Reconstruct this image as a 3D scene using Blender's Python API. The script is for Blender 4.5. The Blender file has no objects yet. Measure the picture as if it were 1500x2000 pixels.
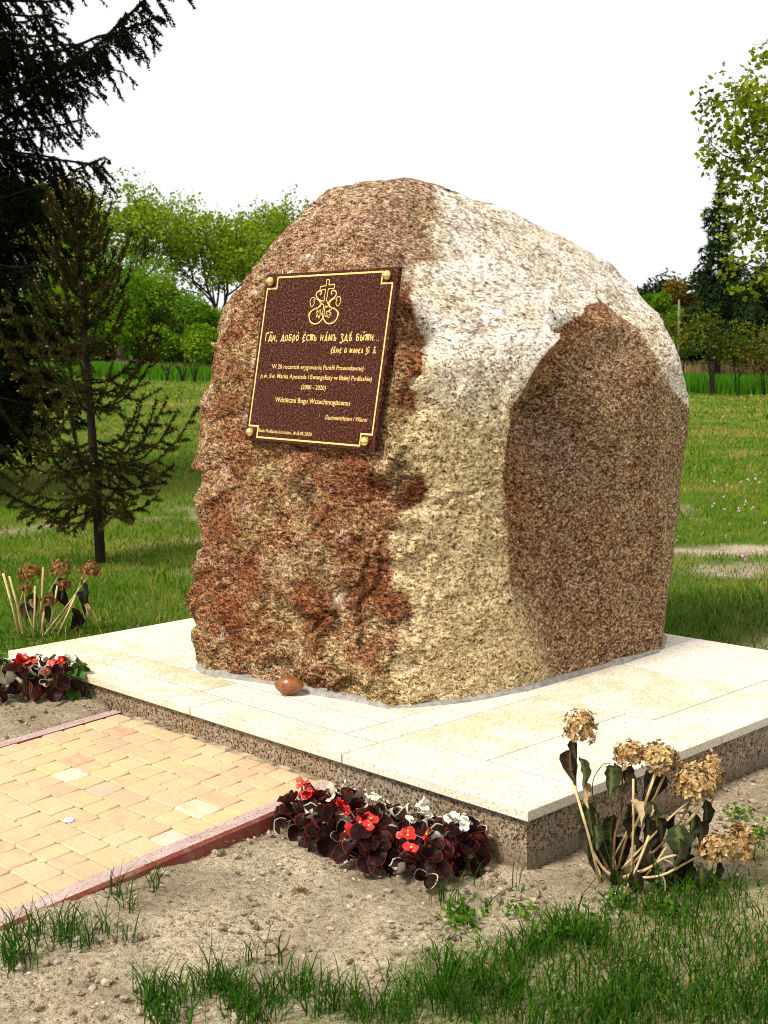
import bpy, bmesh, math, random
import numpy as np
from mathutils import Vector, Matrix
from mathutils.kdtree import KDTree

random.seed(7)
SC = bpy.context.scene
COL = SC.collection

# ------------------------------------------------------------------ camera, sky, sun, exposure
CAM = Vector((-2.58185, -2.12989, 1.385))
R_RIGHT = Vector((0.718093, -0.695794, -0.014604))
R_DOWN = Vector((-0.089311, -0.071323, -0.993447))
R_FWD = Vector((0.690192, 0.714692, -0.113359))
cam_d = bpy.data.cameras.new('camera')
cam = bpy.data.objects.new('camera', cam_d)
COL.objects.link(cam)
cam_d.sensor_fit = 'VERTICAL'
cam_d.sensor_height = 36.0
cam_d.lens = 2481.46 / 2000 * 36
cam_d.clip_start = 0.05
cam_d.clip_end = 3000
cam_d.dof.use_dof = True
cam_d.dof.focus_distance = 4.6
cam_d.dof.aperture_fstop = 9.0
m = Matrix((R_RIGHT, -R_DOWN, -R_FWD)).transposed().to_4x4()
m.translation = CAM
cam.matrix_world = m
SC.camera = cam

SUN_TO = Vector((-0.64, 0.06, 0.77)).normalized()
w = bpy.data.worlds.new('World')
SC.world = w
w.use_nodes = True
nt = w.node_tree
bg = nt.nodes['Background']
sky = nt.nodes.new('ShaderNodeTexSky')
sky.sky_type = 'NISHITA'
sky.sun_disc = False
sky.sun_elevation = math.asin(SUN_TO.z)
sky.sun_rotation = math.atan2(SUN_TO.x, SUN_TO.y)
sky.air_density = 1.0
sky.dust_density = 3.0
hs = nt.nodes.new('ShaderNodeHueSaturation')       # the blue goes out of the sky under the cloud cover
hs.inputs['Saturation'].default_value = 0.15
cl = nt.nodes.new('ShaderNodeMix'); cl.data_type = 'RGBA'
cl.inputs[0].default_value = 0.7                    # closed, even white cloud in front of the sky
cl.inputs[7].default_value = (10.0, 10.0, 10.1, 1)
nt.links.new(sky.outputs[0], hs.inputs['Color'])
nt.links.new(hs.outputs[0], cl.inputs[6])
nt.links.new(cl.outputs[2], bg.inputs['Color'])
bg.inputs['Strength'].default_value = 0.092
sd = bpy.data.lights.new('sun', 'SUN')
sd.energy = 3.5
sd.angle = math.radians(11)
sd.color = (1.0, 0.955, 0.89)
sun = bpy.data.objects.new('sun', sd)
COL.objects.link(sun)
sun.rotation_euler = SUN_TO.to_track_quat('Z', 'Y').to_euler()
SC.view_settings.view_transform = 'Standard'
SC.view_settings.look = 'None'
SC.view_settings.exposure = 0.52
SC.view_settings.gamma = 1.0
SC.view_settings.use_curve_mapping = False
SC.cycles.filter_width = 1.0

# ------------------------------------------------------------------ helpers
def tag(o, label=None, cat=None, group=None, kind=None):
    for k, v in (('label', label), ('category', cat), ('group', group), ('kind', kind)):
        if v:
            o[k] = v
    return o

def empty(name, loc=(0, 0, 0), rz=0.0):
    o = bpy.data.objects.new(name, None)
    o.empty_display_size = 0.1
    COL.objects.link(o)
    o.location = loc
    o.rotation_euler = (0, 0, rz)
    return o

def link(name, me, parent=None, loc=(0, 0, 0), rot=(0, 0, 0), scale=(1, 1, 1)):
    o = bpy.data.objects.new(name, me)
    COL.objects.link(o)
    o.location, o.rotation_euler, o.scale = loc, rot, scale
    if parent is not None:
        o.parent = parent
    return o

def mesh_np(name, V, F, mat=None, smooth=False, attrs=None):
    """V (n,3); F (m,k) one face size."""
    V = np.ascontiguousarray(V, dtype=np.float32)
    F = np.ascontiguousarray(F, dtype=np.int32)
    me = bpy.data.meshes.new(name)
    k = F.shape[1]
    me.vertices.add(len(V)); me.vertices.foreach_set('co', V.ravel())
    me.loops.add(F.size); me.loops.foreach_set('vertex_index', F.ravel())
    me.polygons.add(len(F))
    me.polygons.foreach_set('loop_start', np.arange(0, F.size, k, dtype=np.int32))
    me.polygons.foreach_set('use_smooth', np.full(len(F), smooth, dtype=bool))
    for an, av in (attrs or {}).items():
        a = me.attributes.new(an, 'FLOAT', 'POINT')
        a.data.foreach_set('value', np.ascontiguousarray(av, dtype=np.float32))
    me.update(calc_edges=True)
    if mat:
        me.materials.append(mat)
    return me

class MB:
    """mixed mesh collector"""
    def __init__(s): s.v, s.f, s.smooth = [], [], []
    def add(s, vs, fs, smooth=False):
        b = len(s.v)
        s.v += [tuple(v) for v in vs]
        s.f += [tuple(i + b for i in f) for f in fs]
        s.smooth += [smooth] * len(fs)
    def box(s, a, b):
        x0, y0, z0 = a; x1, y1, z1 = b
        s.add([(x0,y0,z0),(x1,y0,z0),(x1,y1,z0),(x0,y1,z0),(x0,y0,z1),(x1,y0,z1),(x1,y1,z1),(x0,y1,z1)],
              [(0,3,2,1),(4,5,6,7),(0,1,5,4),(1,2,6,5),(2,3,7,6),(3,0,4,7)])
    def tube(s, pts, rad, n=6, cap=True):
        pts = [Vector(p) for p in pts]
        if not hasattr(rad, '__len__'): rad = [rad] * len(pts)
        vs, fs = [], []
        t0 = (pts[1] - pts[0]).normalized()
        a = t0.orthogonal().normalized()
        for i, p in enumerate(pts):
            t = (pts[min(i+1, len(pts)-1)] - pts[max(i-1, 0)])
            t = t.normalized() if t.length > 1e-9 else t0
            a = (a - t * a.dot(t)); a = a.normalized() if a.length > 1e-6 else t.orthogonal().normalized()
            b = t.cross(a)
            for k in range(n):
                q = 2*math.pi*k/n
                vs.append(p + (a*math.cos(q) + b*math.sin(q))*rad[i])
        for i in range(len(pts)-1):
            for k in range(n):
                fs.append((i*n+k, i*n+(k+1)%n, (i+1)*n+(k+1)%n, (i+1)*n+k))
        if cap:
            fs.append(tuple(range(n))[::-1]); fs.append(tuple((len(pts)-1)*n+k for k in range(n)))
        s.add(vs, fs, True)
    def mesh(s, name, mat=None):
        me = bpy.data.meshes.new(name)
        me.from_pydata(s.v, [], s.f)
        me.polygons.foreach_set('use_smooth', s.smooth)
        if mat: me.materials.append(mat)
        me.update()
        return me

def smst(a, b, x):
    t = np.clip((np.asarray(x, float) - a) / (b - a), 0, 1)
    return t * t * (3 - 2 * t)

_P = np.random.RandomState(3).permutation(256); _P = np.concatenate([_P, _P, _P])
_G = np.random.RandomState(5).normal(size=(256, 3)); _G /= np.linalg.norm(_G, axis=1)[:, None]
def noise3(p, scale=1.0, seed=0):
    p = np.asarray(p, float) * scale + seed * 17.31
    i = np.floor(p).astype(int); f = p - i; i &= 255
    u = f * f * f * (f * (f * 6 - 15) + 10)
    r = 0
    for dx in (0, 1):
        for dy in (0, 1):
            for dz in (0, 1):
                h = _P[_P[_P[i[:, 0] + dx] + ((i[:, 1] + dy) & 255)] + ((i[:, 2] + dz) & 255)]
                g = _G[h & 255]
                d = g[:, 0]*(f[:, 0]-dx) + g[:, 1]*(f[:, 1]-dy) + g[:, 2]*(f[:, 2]-dz)
                wx = u[:, 0] if dx else 1-u[:, 0]; wy = u[:, 1] if dy else 1-u[:, 1]; wz = u[:, 2] if dz else 1-u[:, 2]
                r = r + d*wx*wy*wz
    return r
def fbm(p, scale, octv=4, seed=0, gain=0.5):
    r, a, t = 0, 1.0, 0
    for o in range(octv):
        r = r + a * noise3(p, scale * 2**o, seed + o); t += a; a *= gain
    return r / t * 1.6

# ---- materials
def new_mat(name):
    mt = bpy.data.materials.new(name); mt.use_nodes = True
    nt = mt.node_tree
    return mt, nt, nt.nodes['Principled BSDF']
def N(nt, typ, **kw):
    n = nt.nodes.new(typ)
    for k, v in kw.items():
        if k.startswith('i_'):
            key = k[2:]
            key = int(key) if key.isdigit() else key.replace('_', ' ')
            n.inputs[key].default_value = v
        else:
            setattr(n, k, v)
    return n
def L(nt, a, b): nt.links.new(a, b)
def ramp(nt, fac, stops, interp='LINEAR'):
    r = nt.nodes.new('ShaderNodeValToRGB')
    cr = r.color_ramp; cr.interpolation = interp
    while len(cr.elements) < len(stops): cr.elements.new(0.5)
    for e, (p, c) in zip(cr.elements, stops):
        e.position = p
        e.color = (c, c, c, 1) if not hasattr(c, '__len__') else (*c, 1)
    L(nt, fac, r.inputs[0])
    return r.outputs[0]
def mix(nt, fac, a, b, mode='MIX'):
    n = nt.nodes.new('ShaderNodeMix'); n.data_type = 'RGBA'; n.blend_type = mode
    for sock, v in ((n.inputs[0], fac), (n.inputs[6], a), (n.inputs[7], b)):
        if hasattr(v, 'is_linked'): L(nt, v, sock)
        elif hasattr(v, '__len__'): sock.default_value = (*v, 1)
        else: sock.default_value = v
    return n.outputs[2]
def mathn(nt, op, a, b=None, c=None, clamp=False):
    n = nt.nodes.new('ShaderNodeMath'); n.operation = op; n.use_clamp = clamp
    for i, v in enumerate((a, b, c)):
        if v is None: continue
        if hasattr(v, 'is_linked'): L(nt, v, n.inputs[i])
        else: n.inputs[i].default_value = v
    return n.outputs[0]
def coords(nt, scale=(1, 1, 1), rot=(0, 0, 0), out='Object'):
    tc = nt.nodes.new('ShaderNodeTexCoord'); mp = nt.nodes.new('ShaderNodeMapping')
    mp.inputs['Scale'].default_value = scale; mp.inputs['Rotation'].default_value = rot
    L(nt, tc.outputs[out], mp.inputs[0])
    return mp.outputs[0]
def noise_t(nt, vec, scale, detail=3, rough=0.55, dist=0.0):
    n = N(nt, 'ShaderNodeTexNoise'); n.inputs['Scale'].default_value = scale
    n.inputs['Detail'].default_value = detail; n.inputs['Roughness'].default_value = rough
    n.inputs['Distortion'].default_value = dist
    L(nt, vec, n.inputs['Vector'])
    return n.outputs[0]
def bump(nt, bsdf, h, strength=0.3, dist=0.01):
    b = N(nt, 'ShaderNodeBump'); b.inputs['Strength'].default_value = strength; b.inputs['Distance'].default_value = dist
    L(nt, h, b.inputs['Height']); L(nt, b.outputs[0], bsdf.inputs['Normal'])
def attr(nt, name):
    a = nt.nodes.new('ShaderNodeAttribute'); a.attribute_name = name
    return a.outputs['Fac']
def objrand(nt):
    return nt.nodes.new('ShaderNodeObjectInfo').outputs['Random']
def plain(name, col, rough=0.6, var=0.0, scale=20, metallic=0.0, spec=0.5):
    mt, nt, b = new_mat(name)
    b.inputs['Roughness'].default_value = rough; b.inputs['Metallic'].default_value = metallic
    b.inputs['Specular IOR Level'].default_value = spec
    if var:
        n = noise_t(nt, coords(nt), scale)
        lo = [c*(1-var) for c in col]; hi = [min(1, c*(1+var)) for c in col]
        L(nt, ramp(nt, n, [(0.3, lo), (0.7, hi)]), b.inputs['Base Color'])
    else:
        b.inputs['Base Color'].default_value = (*col, 1)
    return mt
def leafy(name, lo, hi, transl=0.35, rough=0.5, spec=0.3):
    """foliage: per-leaf 'tint' attribute between two colours, part of the light goes through"""
    mt, nt, b = new_mat(name)
    c = ramp(nt, attr(nt, 'tint'), [(0.0, lo), (1.0, hi)])
    L(nt, c, b.inputs['Base Color'])
    b.inputs['Roughness'].default_value = rough; b.inputs['Specular IOR Level'].default_value = spec
    if transl:
        t = N(nt, 'ShaderNodeBsdfTranslucent'); L(nt, c, t.inputs[0])
        ms = N(nt, 'ShaderNodeMixShader'); ms.inputs[0].default_value = transl
        L(nt, b.outputs[0], ms.inputs[1]); L(nt, t.outputs[0], ms.inputs[2])
        L(nt, ms.outputs[0], nt.nodes['Material Output'].inputs[0])
    return mt

# ------------------------------------------------------------------ the boulder
RC = np.array([1.18, 1.45, 0.88])
def plane3(a, b, c):
    a, b, c = map(np.array, (a, b, c))
    n = np.cross(b - a, c - a).astype(float); n /= np.linalg.norm(n)
    if np.dot(n, a - RC) < 0: n = -n
    return n, float(np.dot(n, a - RC))
def plane_n(n, p):
    n = np.array(n, float); n /= np.linalg.norm(n)
    return n, float(np.dot(n, np.array(p) - RC))
CAMN = np.array(CAM)
def edge_planes(pts, off=0.0):
    """faces that run along the outline, turned a little about each edge"""
    out = []
    for a, b in zip(pts[:-1], pts[1:]):
        n, h = plane3(a, b, CAMN)
        out.append((n, h + off))
    return out
left = [(0.351,1.918,0.185),(0.36,2.027,0.428),(0.385,2.03,0.70),(0.42,2.071,1.042),(0.50,2.023,1.429),(0.52,1.974,1.59),
        (0.60,1.873,1.767),(0.74,1.895,1.958),(0.82,1.73,2.067),(0.98,1.58,2.113),(1.1,1.507,2.122)]
top = [(1.1,1.507,2.122),(1.2,1.47,2.110),(1.32,1.42,2.073),(1.65,1.25,1.959),(1.787,1.05,1.806),(1.844,0.95,1.698)]
right = [(1.844,0.95,1.698),(1.92,0.90,1.58),(1.99,0.86,1.42),(2.04,0.83,1.205),(1.965,0.87,0.45),(1.90,0.87,0.26),(1.85,0.85,0.179)]
PLANES = []
PLANES += [plane3((0.351,1.93,0.185),(0.475,1.0,0.185),(0.43,1.4,1.0))]                 # front, lower
PLANES += [plane_n((-math.cos(math.radians(10.5)),0,math.sin(math.radians(10.5))),(0.532,1.38,1.42))]   # plaque face
PLANES += [plane3((0.60,1.85,1.70),(0.64,1.12,1.77),(0.83,1.45,2.06))]                  # brown face above the plaque
PLANES += [plane3((0.70,1.62,2.0),(0.66,1.12,1.80),(1.0,1.40,2.09))]                   # crown, lying back above the ridge
PLANES += [plane3((0.475,1.01,0.185),(0.72,0.875,0.185),(0.76,0.86,1.2))]                 # front corner
PLANES += [plane3((0.56,0.93,1.377),(0.93,0.845,1.2),(0.78,0.87,0.5))]                  # corner, upper
PLANES += [plane3((0.60,1.03,1.72),(1.30,0.885,1.504),(1.15,1.39,2.06))]                # pale slope
PLANES += [plane3((1.296,0.885,1.504),(1.85,0.94,1.73),(1.15,1.39,2.06))]
PLANES += [plane3((0.60,0.97,1.5),(0.92,0.875,1.24),(1.29,0.865,1.50))]
SIDE = plane3((0.90,0.845,0.9),(1.85,0.835,0.185),(1.70,0.875,1.62))                        # right side
PLANES += edge_planes(left, 0.022) + edge_planes(top, 0.018) + edge_planes(right[:3], 0.035) + edge_planes(right[2:5], 0.024) + edge_planes(right[4:], 0.05)
PLANES += [plane_n((1,0.1,0),(2.15,1.5,1)), plane_n((0,1,0),(1.2,2.28,1)), plane_n((0.6,0.8,0),(1.85,2.1,1)),
           plane_n((-0.5,0.85,0),(0.62,2.2,1)), plane_n((0.5,0.4,0.8),(1.6,1.75,1.95)), plane_n((-.1,0.8,0.8),(1.2,1.95,1.95)),
           plane_n((0,0,1),(1.2,1.5,2.15)), plane_n((0.9,0,0.5),(2.2,1.5,1.7)), plane_n((0,0,-1),(1,1,-0.25))]

def rock_radius(D):
    k = 60.0
    acc = np.zeros(len(D))
    for n, h in PLANES:
        c = D @ n
        r = np.where(c > 1e-3, h / np.maximum(c, 1e-3), 9.0)
        acc += np.exp(-k * np.clip(r, 0, 9))
    r = -np.log(acc) / k
    # right side: sharper cut, scooped out below the pale lip, its left half deepest
    n, h = SIDE
    c = D @ n
    rs = np.where(c > 1e-3, h / np.maximum(c, 1e-3), 9.0)
    P = RC + D * np.minimum(rs, 3)[:, None]
    x, z = P[:, 0], P[:, 2]
    wob = 0.025 * noise3(np.stack([z, z*0, z*0], 1), 5, 2)
    xe = np.interp(z, [0.2, 0.5, 0.95, 1.225, 1.4, 1.504], [0.98, 0.93, 0.90, 0.957, 1.14, 1.296]) + wob
    hollow = 0.095 * smst(xe, xe + 0.05, x) * smst(xe + 0.95, xe + 0.25, x) * smst(0.30, 0.85, z)
    stepx = 1.33 + 0.75 * (1.50 - z) + wob * 1.5
    hollow += smst(0.02, -0.025, x - stepx) * smst(xe - 0.02, xe + 0.04, x) * smst(0.85, 1.35, z) * 0.115
    hollow += 0.045 * np.exp(-((x-1.60)**2 + (z-1.02)**2) / 0.008)
    hollow += 0.15 * np.exp(-(((x-1.375)/0.05)**2 + ((z-1.462)/0.05)**2)) * smst(xe, xe + 0.02, x)
    hollow += 0.035 * np.exp(-(((x-1.50)/0.05)**2 + ((z-1.28)/0.10)**2))
    hollow += 0.02 * np.exp(-(((x-1.25)/0.22)**2 + ((z-0.45)/0.35)**2))
    rs = rs - np.where((rs > 0) & (rs < 3), hollow / np.maximum(c, 0.25), 0)
    k2 = 130.0
    r = -np.log(np.exp(-k2*np.clip(r, 0, 3)) + np.exp(-k2*np.clip(rs, 0, 3))) / k2
    return r

DENTS = [((2.02, 0.86, 0.93), 0.13, 0.035), ((0.60, 0.98, 1.25), 0.035, 0.03), ((0.55, 0.97, 0.93), 0.05, 0.03), ((0.50, 1.2, 0.9), 0.1, 0.02),
         ((0.44, 1.15, 0.62), 0.09, 0.02), ((0.42, 1.75, 0.62), 0.12, 0.025), ((0.60, 0.97, 1.45), 0.06, 0.03), ((1.0, 0.87, 0.55), 0.05, 0.02)]
CRACKS = [([(0.46, 1.12, 0.91), (0.58, 0.95, 0.90), (0.66, 0.92, 0.905), (0.72, 0.90, 0.93), (0.80, 0.88, 0.935), (0.88, 0.86, 0.97)], 0.009, 0.018),
          ([(1.29, 0.93, 1.515), (1.36, 0.93, 1.465), (1.41, 0.92, 1.40), (1.45, 0.90, 1.31)], 0.034, 0.085),
          ([(1.53, 0.87, 1.10), (1.62, 0.87, 1.00)], 0.04, 0.03),
          ([(1.62, 0.85, 0.52), (1.70, 0.85, 0.50)], 0.014, 0.02),
          ([(1.70, 0.93, 1.66), (1.80, 0.90, 1.58), (1.88, 0.88, 1.45)], 0.016, 0.02),
          ([(0.60, 0.97, 0.36), (0.66, 0.93, 0.29), (0.78, 0.88, 0.30)], 0.012, 0.012)]
def build_rock(sub=8):
    bm = bmesh.new()
    bmesh.ops.create_icosphere(bm, subdivisions=sub, radius=1)
    D = np.array([v.co[:] for v in bm.verts]); F = np.array([[v.index for v in f.verts] for f in bm.faces])
    bm.free()
    D /= np.linalg.norm(D, axis=1)[:, None]
    r = rock_radius(D)
    P = RC + D * r[:, None]
    x, y, z = P.T
    side = smst(0.93, 1.02, x) * smst(0.95, 0.90, y) * smst(1.62, 1.5, z)      # the smoother right side
    front = smst(0.85, 0.65, x) * smst(0.9, 1.0, y)                            # the rough front
    st = np.stack([x, y * 0.8 + z * 0.35, z * 1.5 - y * 0.45], 1)               # the grain dips across the stone
    Pw = P + 0.03 * np.stack([fbm(P, 7, 2, q) for q in (71, 72, 73)], 1)
    dsp = 0.024 * fbm(P, 2.1, 3, 1) + 0.010 * fbm(st, 6.5, 4, 9)
    rough = np.maximum(0.28, front)
    for ns, amp, _q, sd_ in ((420, 0.17, 0, 5), (2600, 0.17, 0, 6), (70, 0.10, 0, 9)):        # chipped facets, two sizes
        rg = np.random.RandomState(sd_)
        S = rg.uniform([-0.1, 0.5, 0], [2.4, 2.5, 2.3], (ns * 3, 3))
        G = rg.normal(size=(ns * 3, 3)) * amp
        kd = KDTree(len(S))
        for i_, q_ in enumerate(S): kd.insert(q_, i_)
        kd.balance()
        idx = np.array([kd.find(q_)[1] for q_ in Pw.tolist()])
        CHIP.append(rg.rand(len(S))[idx])
        dsp += rough * np.clip(((Pw - S[idx]) * G[idx]).sum(1), -0.014, 0.014)
    dsp += rough * 0.007 * fbm(st, 24, 4, 33) + 0.003 * fbm(P, 70, 3, 41)
    dsp *= 1 - 0.55 * side
    for c, rad, dep in DENTS:
        d2 = ((P - np.array(c))**2).sum(1) / rad**2
        dsp -= dep * np.exp(-d2)
    for pl, wd, dep in CRACKS:
        dm = np.full(len(P), 9.0)
        pl = [np.array(q) for q in pl]
        Q = P + 0.022 * np.stack([noise3(P, 14, s) for s in (61, 62, 63)], 1)
        for a, b in zip(pl[:-1], pl[1:]):
            t = np.clip(((Q - a) @ (b - a)) / ((b - a) @ (b - a)), 0, 1)
            dm = np.minimum(dm, np.linalg.norm(Q - a - t[:, None] * (b - a), axis=1))
        dsp -= dep * smst(wd, wd * 0.2, dm)
    P = P + D * dsp[:, None]
    # bedded flat behind the plaque
    a_ = math.radians(10.5); q = P - np.array([0.50, 1.40, 1.4214])
    uu, vv, nn = -q[:, 1], q[:, 0]*math.sin(a_) + q[:, 2]*math.cos(a_), -q[:, 0]*math.cos(a_) + q[:, 2]*math.sin(a_)
    wt = smst(0.44, 0.37, np.abs(uu)) * smst(0.40, 0.33, np.abs(vv))
    ex_ = np.maximum(0, nn + 0.036) * wt
    P = P + ex_[:, None] * np.array([math.cos(a_), 0, -math.sin(a_)])
    return D, P, F

CHIP = []
def rock_masks(P):
    x, y, z = P.T
    az = np.degrees(np.arctan2(y - RC[1], x - RC[0]))
    az = np.where(az > 0, az - 360, az)
    wv = 5 * fbm(P, 6, 4, 81) + 2.5 * fbm(P, 24, 3, 85)
    zb = [0.2, 0.34, 0.42, 0.54, 0.62, 0.77, 0.87, 0.95, 1.12, 1.31, 1.37, 1.59, 1.74, 1.88, 2.0, 2.06]
    ab = [-144.8, -148.4, -145.6, -143.0, -147.1, -147.3, -145.2, -139.0, -143.2, -142.6, -138.6, -144, -146.5, -139.5, -128, -123.4]
    sw = 4.5 + 32 * smst(1.60, 2.0, z)
    wv = wv * (1 + 1.2 * smst(1.55, 1.85, z)) + 46 * smst(1.60, 1.95, z) * fbm(P * np.array([1, 1, .8]), 3.2, 4, 87)
    stain = smst(1, -1, (az + wv - np.interp(z, zb, ab)) / sw)
    xe = np.interp(z, [0.2, 0.5, 0.95, 1.225, 1.4, 1.504, 1.62, 1.64], [0.99, 0.94, 0.905, 0.955, 1.14, 1.30, 1.62, 1.73])
    soft = np.interp(z, [0.2, 0.75, 1.05, 1.3], [0.16, 0.10, 0.035, 0.012])
    xr = np.interp(z, [0.2, 1.0, 1.15, 1.30, 1.42, 1.53, 1.64], [2.6, 2.5, 2.2, 1.96, 1.905, 1.865, 1.75])
    bay = smst(-1, 1, (x - xe + 0.02 * fbm(P, 9, 3, 91)) / soft) * smst(0.02, -0.02, x - xr + 0.02 * fbm(P, 8, 2, 92)) * (y < 1.15) * smst(1.68, 1.64, z)
    rust = 0.0
    for c, rd, a_ in RUST:
        rust = rust + a_ * np.exp(-(((P - np.array(c)) / rd)**2).sum(1) * (1 + 0.9 * fbm(P, 10, 3, 95)))
    white = 0.0
    for c, rd in QUARTZ:
        white = white + np.exp(-(((P - np.array(c)) / rd)**2).sum(1) * (1 + 1.2 * fbm(P, 18, 3, 97)))
    pale = smst(0.35, 0.9, z + 0.18 * fbm(P, 3, 3, 99)) 
    slope = smst(1.05, 1.5, z + 0.25 * (x - 1) + 0.12 * fbm(P, 4, 3, 88)) * (1 - stain) * (1 - bay)
    chip = 0.6 * CHIP[0] + 0.4 * CHIP[1]
    top = smst(1.6, 1.95, z + 0.1 * fbm(P, 4, 3, 44))
    bayred = smst(0.42, 0.06, x - xe + 0.10 * fbm(P, 5, 3, 45)) * smst(0.5, 0.9, z)
    bay = bay * (1 - 0.75 * smst(0.75, 0.20, z + 0.25 * fbm(P, 4, 3, 46)) * smst(1.35, 1.0, x + 0.2 * fbm(P, 3, 2, 47)))
    bay = bay * (1 - 0.35 * smst(1.78, 1.95, x + 0.08 * fbm(P, 6, 3, 48)))
    return dict(bayred=bayred, chip=chip, top=top, stain=stain, bay=bay, rust=np.clip(rust, 0, 1), white=np.clip(white, 0, 1), slope=slope)
RUST = [((0.49,1.17,1.0), .11, .9), ((0.43,1.32,.86), .12, .55), ((0.60,.98,.95), .07, 1), ((0.45,1.21,.756), .06, .5), ((0.485,1.116,.644), .10, .7), ((0.42,1.35,.52), .11, .9),
        ((0.37,1.785,.417), .12, .8), ((0.407,1.91,.76), .13, .8), ((0.435,1.4,1.06), .10, .6), ((0.656,1.08,1.64), .08, .8), ((0.567,.98,1.29), .08, 1), ((0.60,.95,1.42), .08, .8),
        ((0.48,1.03,.53), .08, .7), ((0.72,1.78,1.87), .16, .5), ((0.808,1.225,1.968), .12, .45), ((0.39,1.7,.62), .12, .6), ((0.45,1.12,.36), .06, .6)]
QUARTZ = [((0.462,1.234,.786), .03), ((0.455,1.14,.511), .03), ((0.519,.993,.347), .035), ((0.454,1.246,.554), .035), ((0.477,1.786,1.189), .04), ((0.396,1.73,.859), .03), ((0.36,1.846,.345), .035),
          ((0.644,1.598,1.805), .04), ((0.43,1.9,1.0), .03)]

def rock_material():
    mt, nt, b = new_mat('boulder_granite')
    o = coords(nt)
    og = coords(nt, (1.0, 0.72, 1.6), (0.45, 0.25, 0.0))          # crystals drawn out along the grain of the stone
    g1 = noise_t(nt, og, 62, 4, 0.75, 0.5)
    g2 = noise_t(nt, o, 170, 2, 0.65)
    g0 = noise_t(nt, og, 17, 4, 0.65, 0.8)
    g3 = noise_t(nt, og, 6.5, 5, 0.68, 1.0)
    gb = noise_t(nt, o, 2.6, 4, 0.6)
    grain = mathn(nt, 'ADD', mathn(nt, 'ADD', mathn(nt, 'MULTIPLY', g1, 0.52), mathn(nt, 'MULTIPLY', g2, 0.36)), mathn(nt, 'MULTIPLY', g0, 0.12))
    R = lambda a, b_, c, d: ramp(nt, grain, [(0.415, a), (0.455, b_), (0.51, c), (0.585, d)])
    band = R((0.040, 0.022, 0.008), (0.30, 0.20, 0.085), (0.54, 0.41, 0.205), (0.76, 0.65, 0.41))
    tan = R((0.022, 0.010, 0.004), (0.145, 0.080, 0.033), (0.285, 0.175, 0.083), (0.58, 0.46, 0.30))
    rusty = R((0.008, 0.003, 0.001), (0.075, 0.027, 0.008), (0.185, 0.080, 0.027), (0.46, 0.29, 0.155))
    darkr = R((0.006, 0.002, 0.001), (0.050, 0.012, 0.004), (0.13, 0.034, 0.010), (0.32, 0.13, 0.05))
    grey = R((0.075, 0.052, 0.034), (0.47, 0.385, 0.29), (0.76, 0.685, 0.56), (0.86, 0.82, 0.74))
    brown = R((0.007, 0.003, 0.0015), (0.085, 0.038, 0.015), (0.215, 0.118, 0.056), (0.52, 0.39, 0.25))
    olive = R((0.020, 0.012, 0.004), (0.12, 0.080, 0.030), (0.255, 0.19, 0.078), (0.50, 0.40, 0.21))
    sl = mathn(nt, 'MULTIPLY', attr(nt, 'slope'), ramp(nt, noise_t(nt, og, 2.8, 5, 0.65, 0.8), [(0.34, 0.5), (0.50, 1.0)]))
    c = mix(nt, sl, band, grey)
    c = mix(nt, ramp(nt, noise_t(nt, o, 3.6, 5, 0.7, 0.6), [(0.58, 0.0), (0.70, 0.6)]), c, R((0.02, 0.008, 0.003), (0.17, 0.075, 0.028), (0.40, 0.22, 0.10), (0.66, 0.50, 0.32)))
    c = mix(nt, mathn(nt, 'MULTIPLY', ramp(nt, g3, [(0.52, 0.0), (0.62, 0.7)]), mathn(nt, 'ADD', mathn(nt, 'MULTIPLY', attr(nt, 'slope'), 0.55), 0.25)), c, tan)
    c = mix(nt, mathn(nt, 'MULTIPLY', ramp(nt, noise_t(nt, og, 13, 5, 0.7, 1.5), [(0.60, 0.0), (0.68, 0.7)]), 0.8), c, R((0.03, 0.025, 0.02), (0.16, 0.135, 0.11), (0.33, 0.29, 0.25), (0.6, 0.55, 0.5)))
    # stained face: rust, tan and olive change from chip to chip
    chip = mathn(nt, 'ADD', mathn(nt, 'MULTIPLY', attr(nt, 'chip'), 0.42), mathn(nt, 'MULTIPLY', g3, 0.58))
    st = mix(nt, ramp(nt, chip, [(0.44, 0.0), (0.54, 0.9)]), rusty, tan)
    st = mix(nt, ramp(nt, gb, [(0.50, 0.0), (0.62, 0.8)]), st, olive)
    st = mix(nt, mathn(nt, 'MULTIPLY', ramp(nt, noise_t(nt, og, 4.2, 5, 0.72, 1.2), [(0.47, 0.0), (0.55, 0.9)]), 0.75), st, darkr)
    st = mix(nt, mathn(nt, 'MULTIPLY', ramp(nt, mathn(nt, 'ADD', mathn(nt, 'MULTIPLY', attr(nt, 'rust'), 0.55), mathn(nt, 'MULTIPLY', g0, 0.5)), [(0.34, 0.0), (0.62, 1.0)]), 0.9), st, darkr)
    st = mix(nt, mathn(nt, 'MULTIPLY', attr(nt, 'top'), 0.62), st, R((0.022, 0.010, 0.004), (0.15, 0.080, 0.038), (0.30, 0.175, 0.098), (0.62, 0.50, 0.37)))
    sf = mathn(nt, 'ADD', mathn(nt, 'MULTIPLY', mathn(nt, 'SUBTRACT', attr(nt, 'stain'), 0.5), 1.5), mathn(nt, 'ADD', mathn(nt, 'MULTIPLY', g3, 1.2), mathn(nt, 'MULTIPLY', g0, 0.8)))
    sf = mathn(nt, 'MULTIPLY', sf, 0.5)
    c = mix(nt, ramp(nt, sf, [(0.38, 0.0), (0.62, 1.0)]), c, st)
    by = mix(nt, ramp(nt, noise_t(nt, o, 3.4, 4, 0.6), [(0.44, 0.0), (0.60, 0.9)]), brown, mix(nt, 0.5, brown, rusty))
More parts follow.
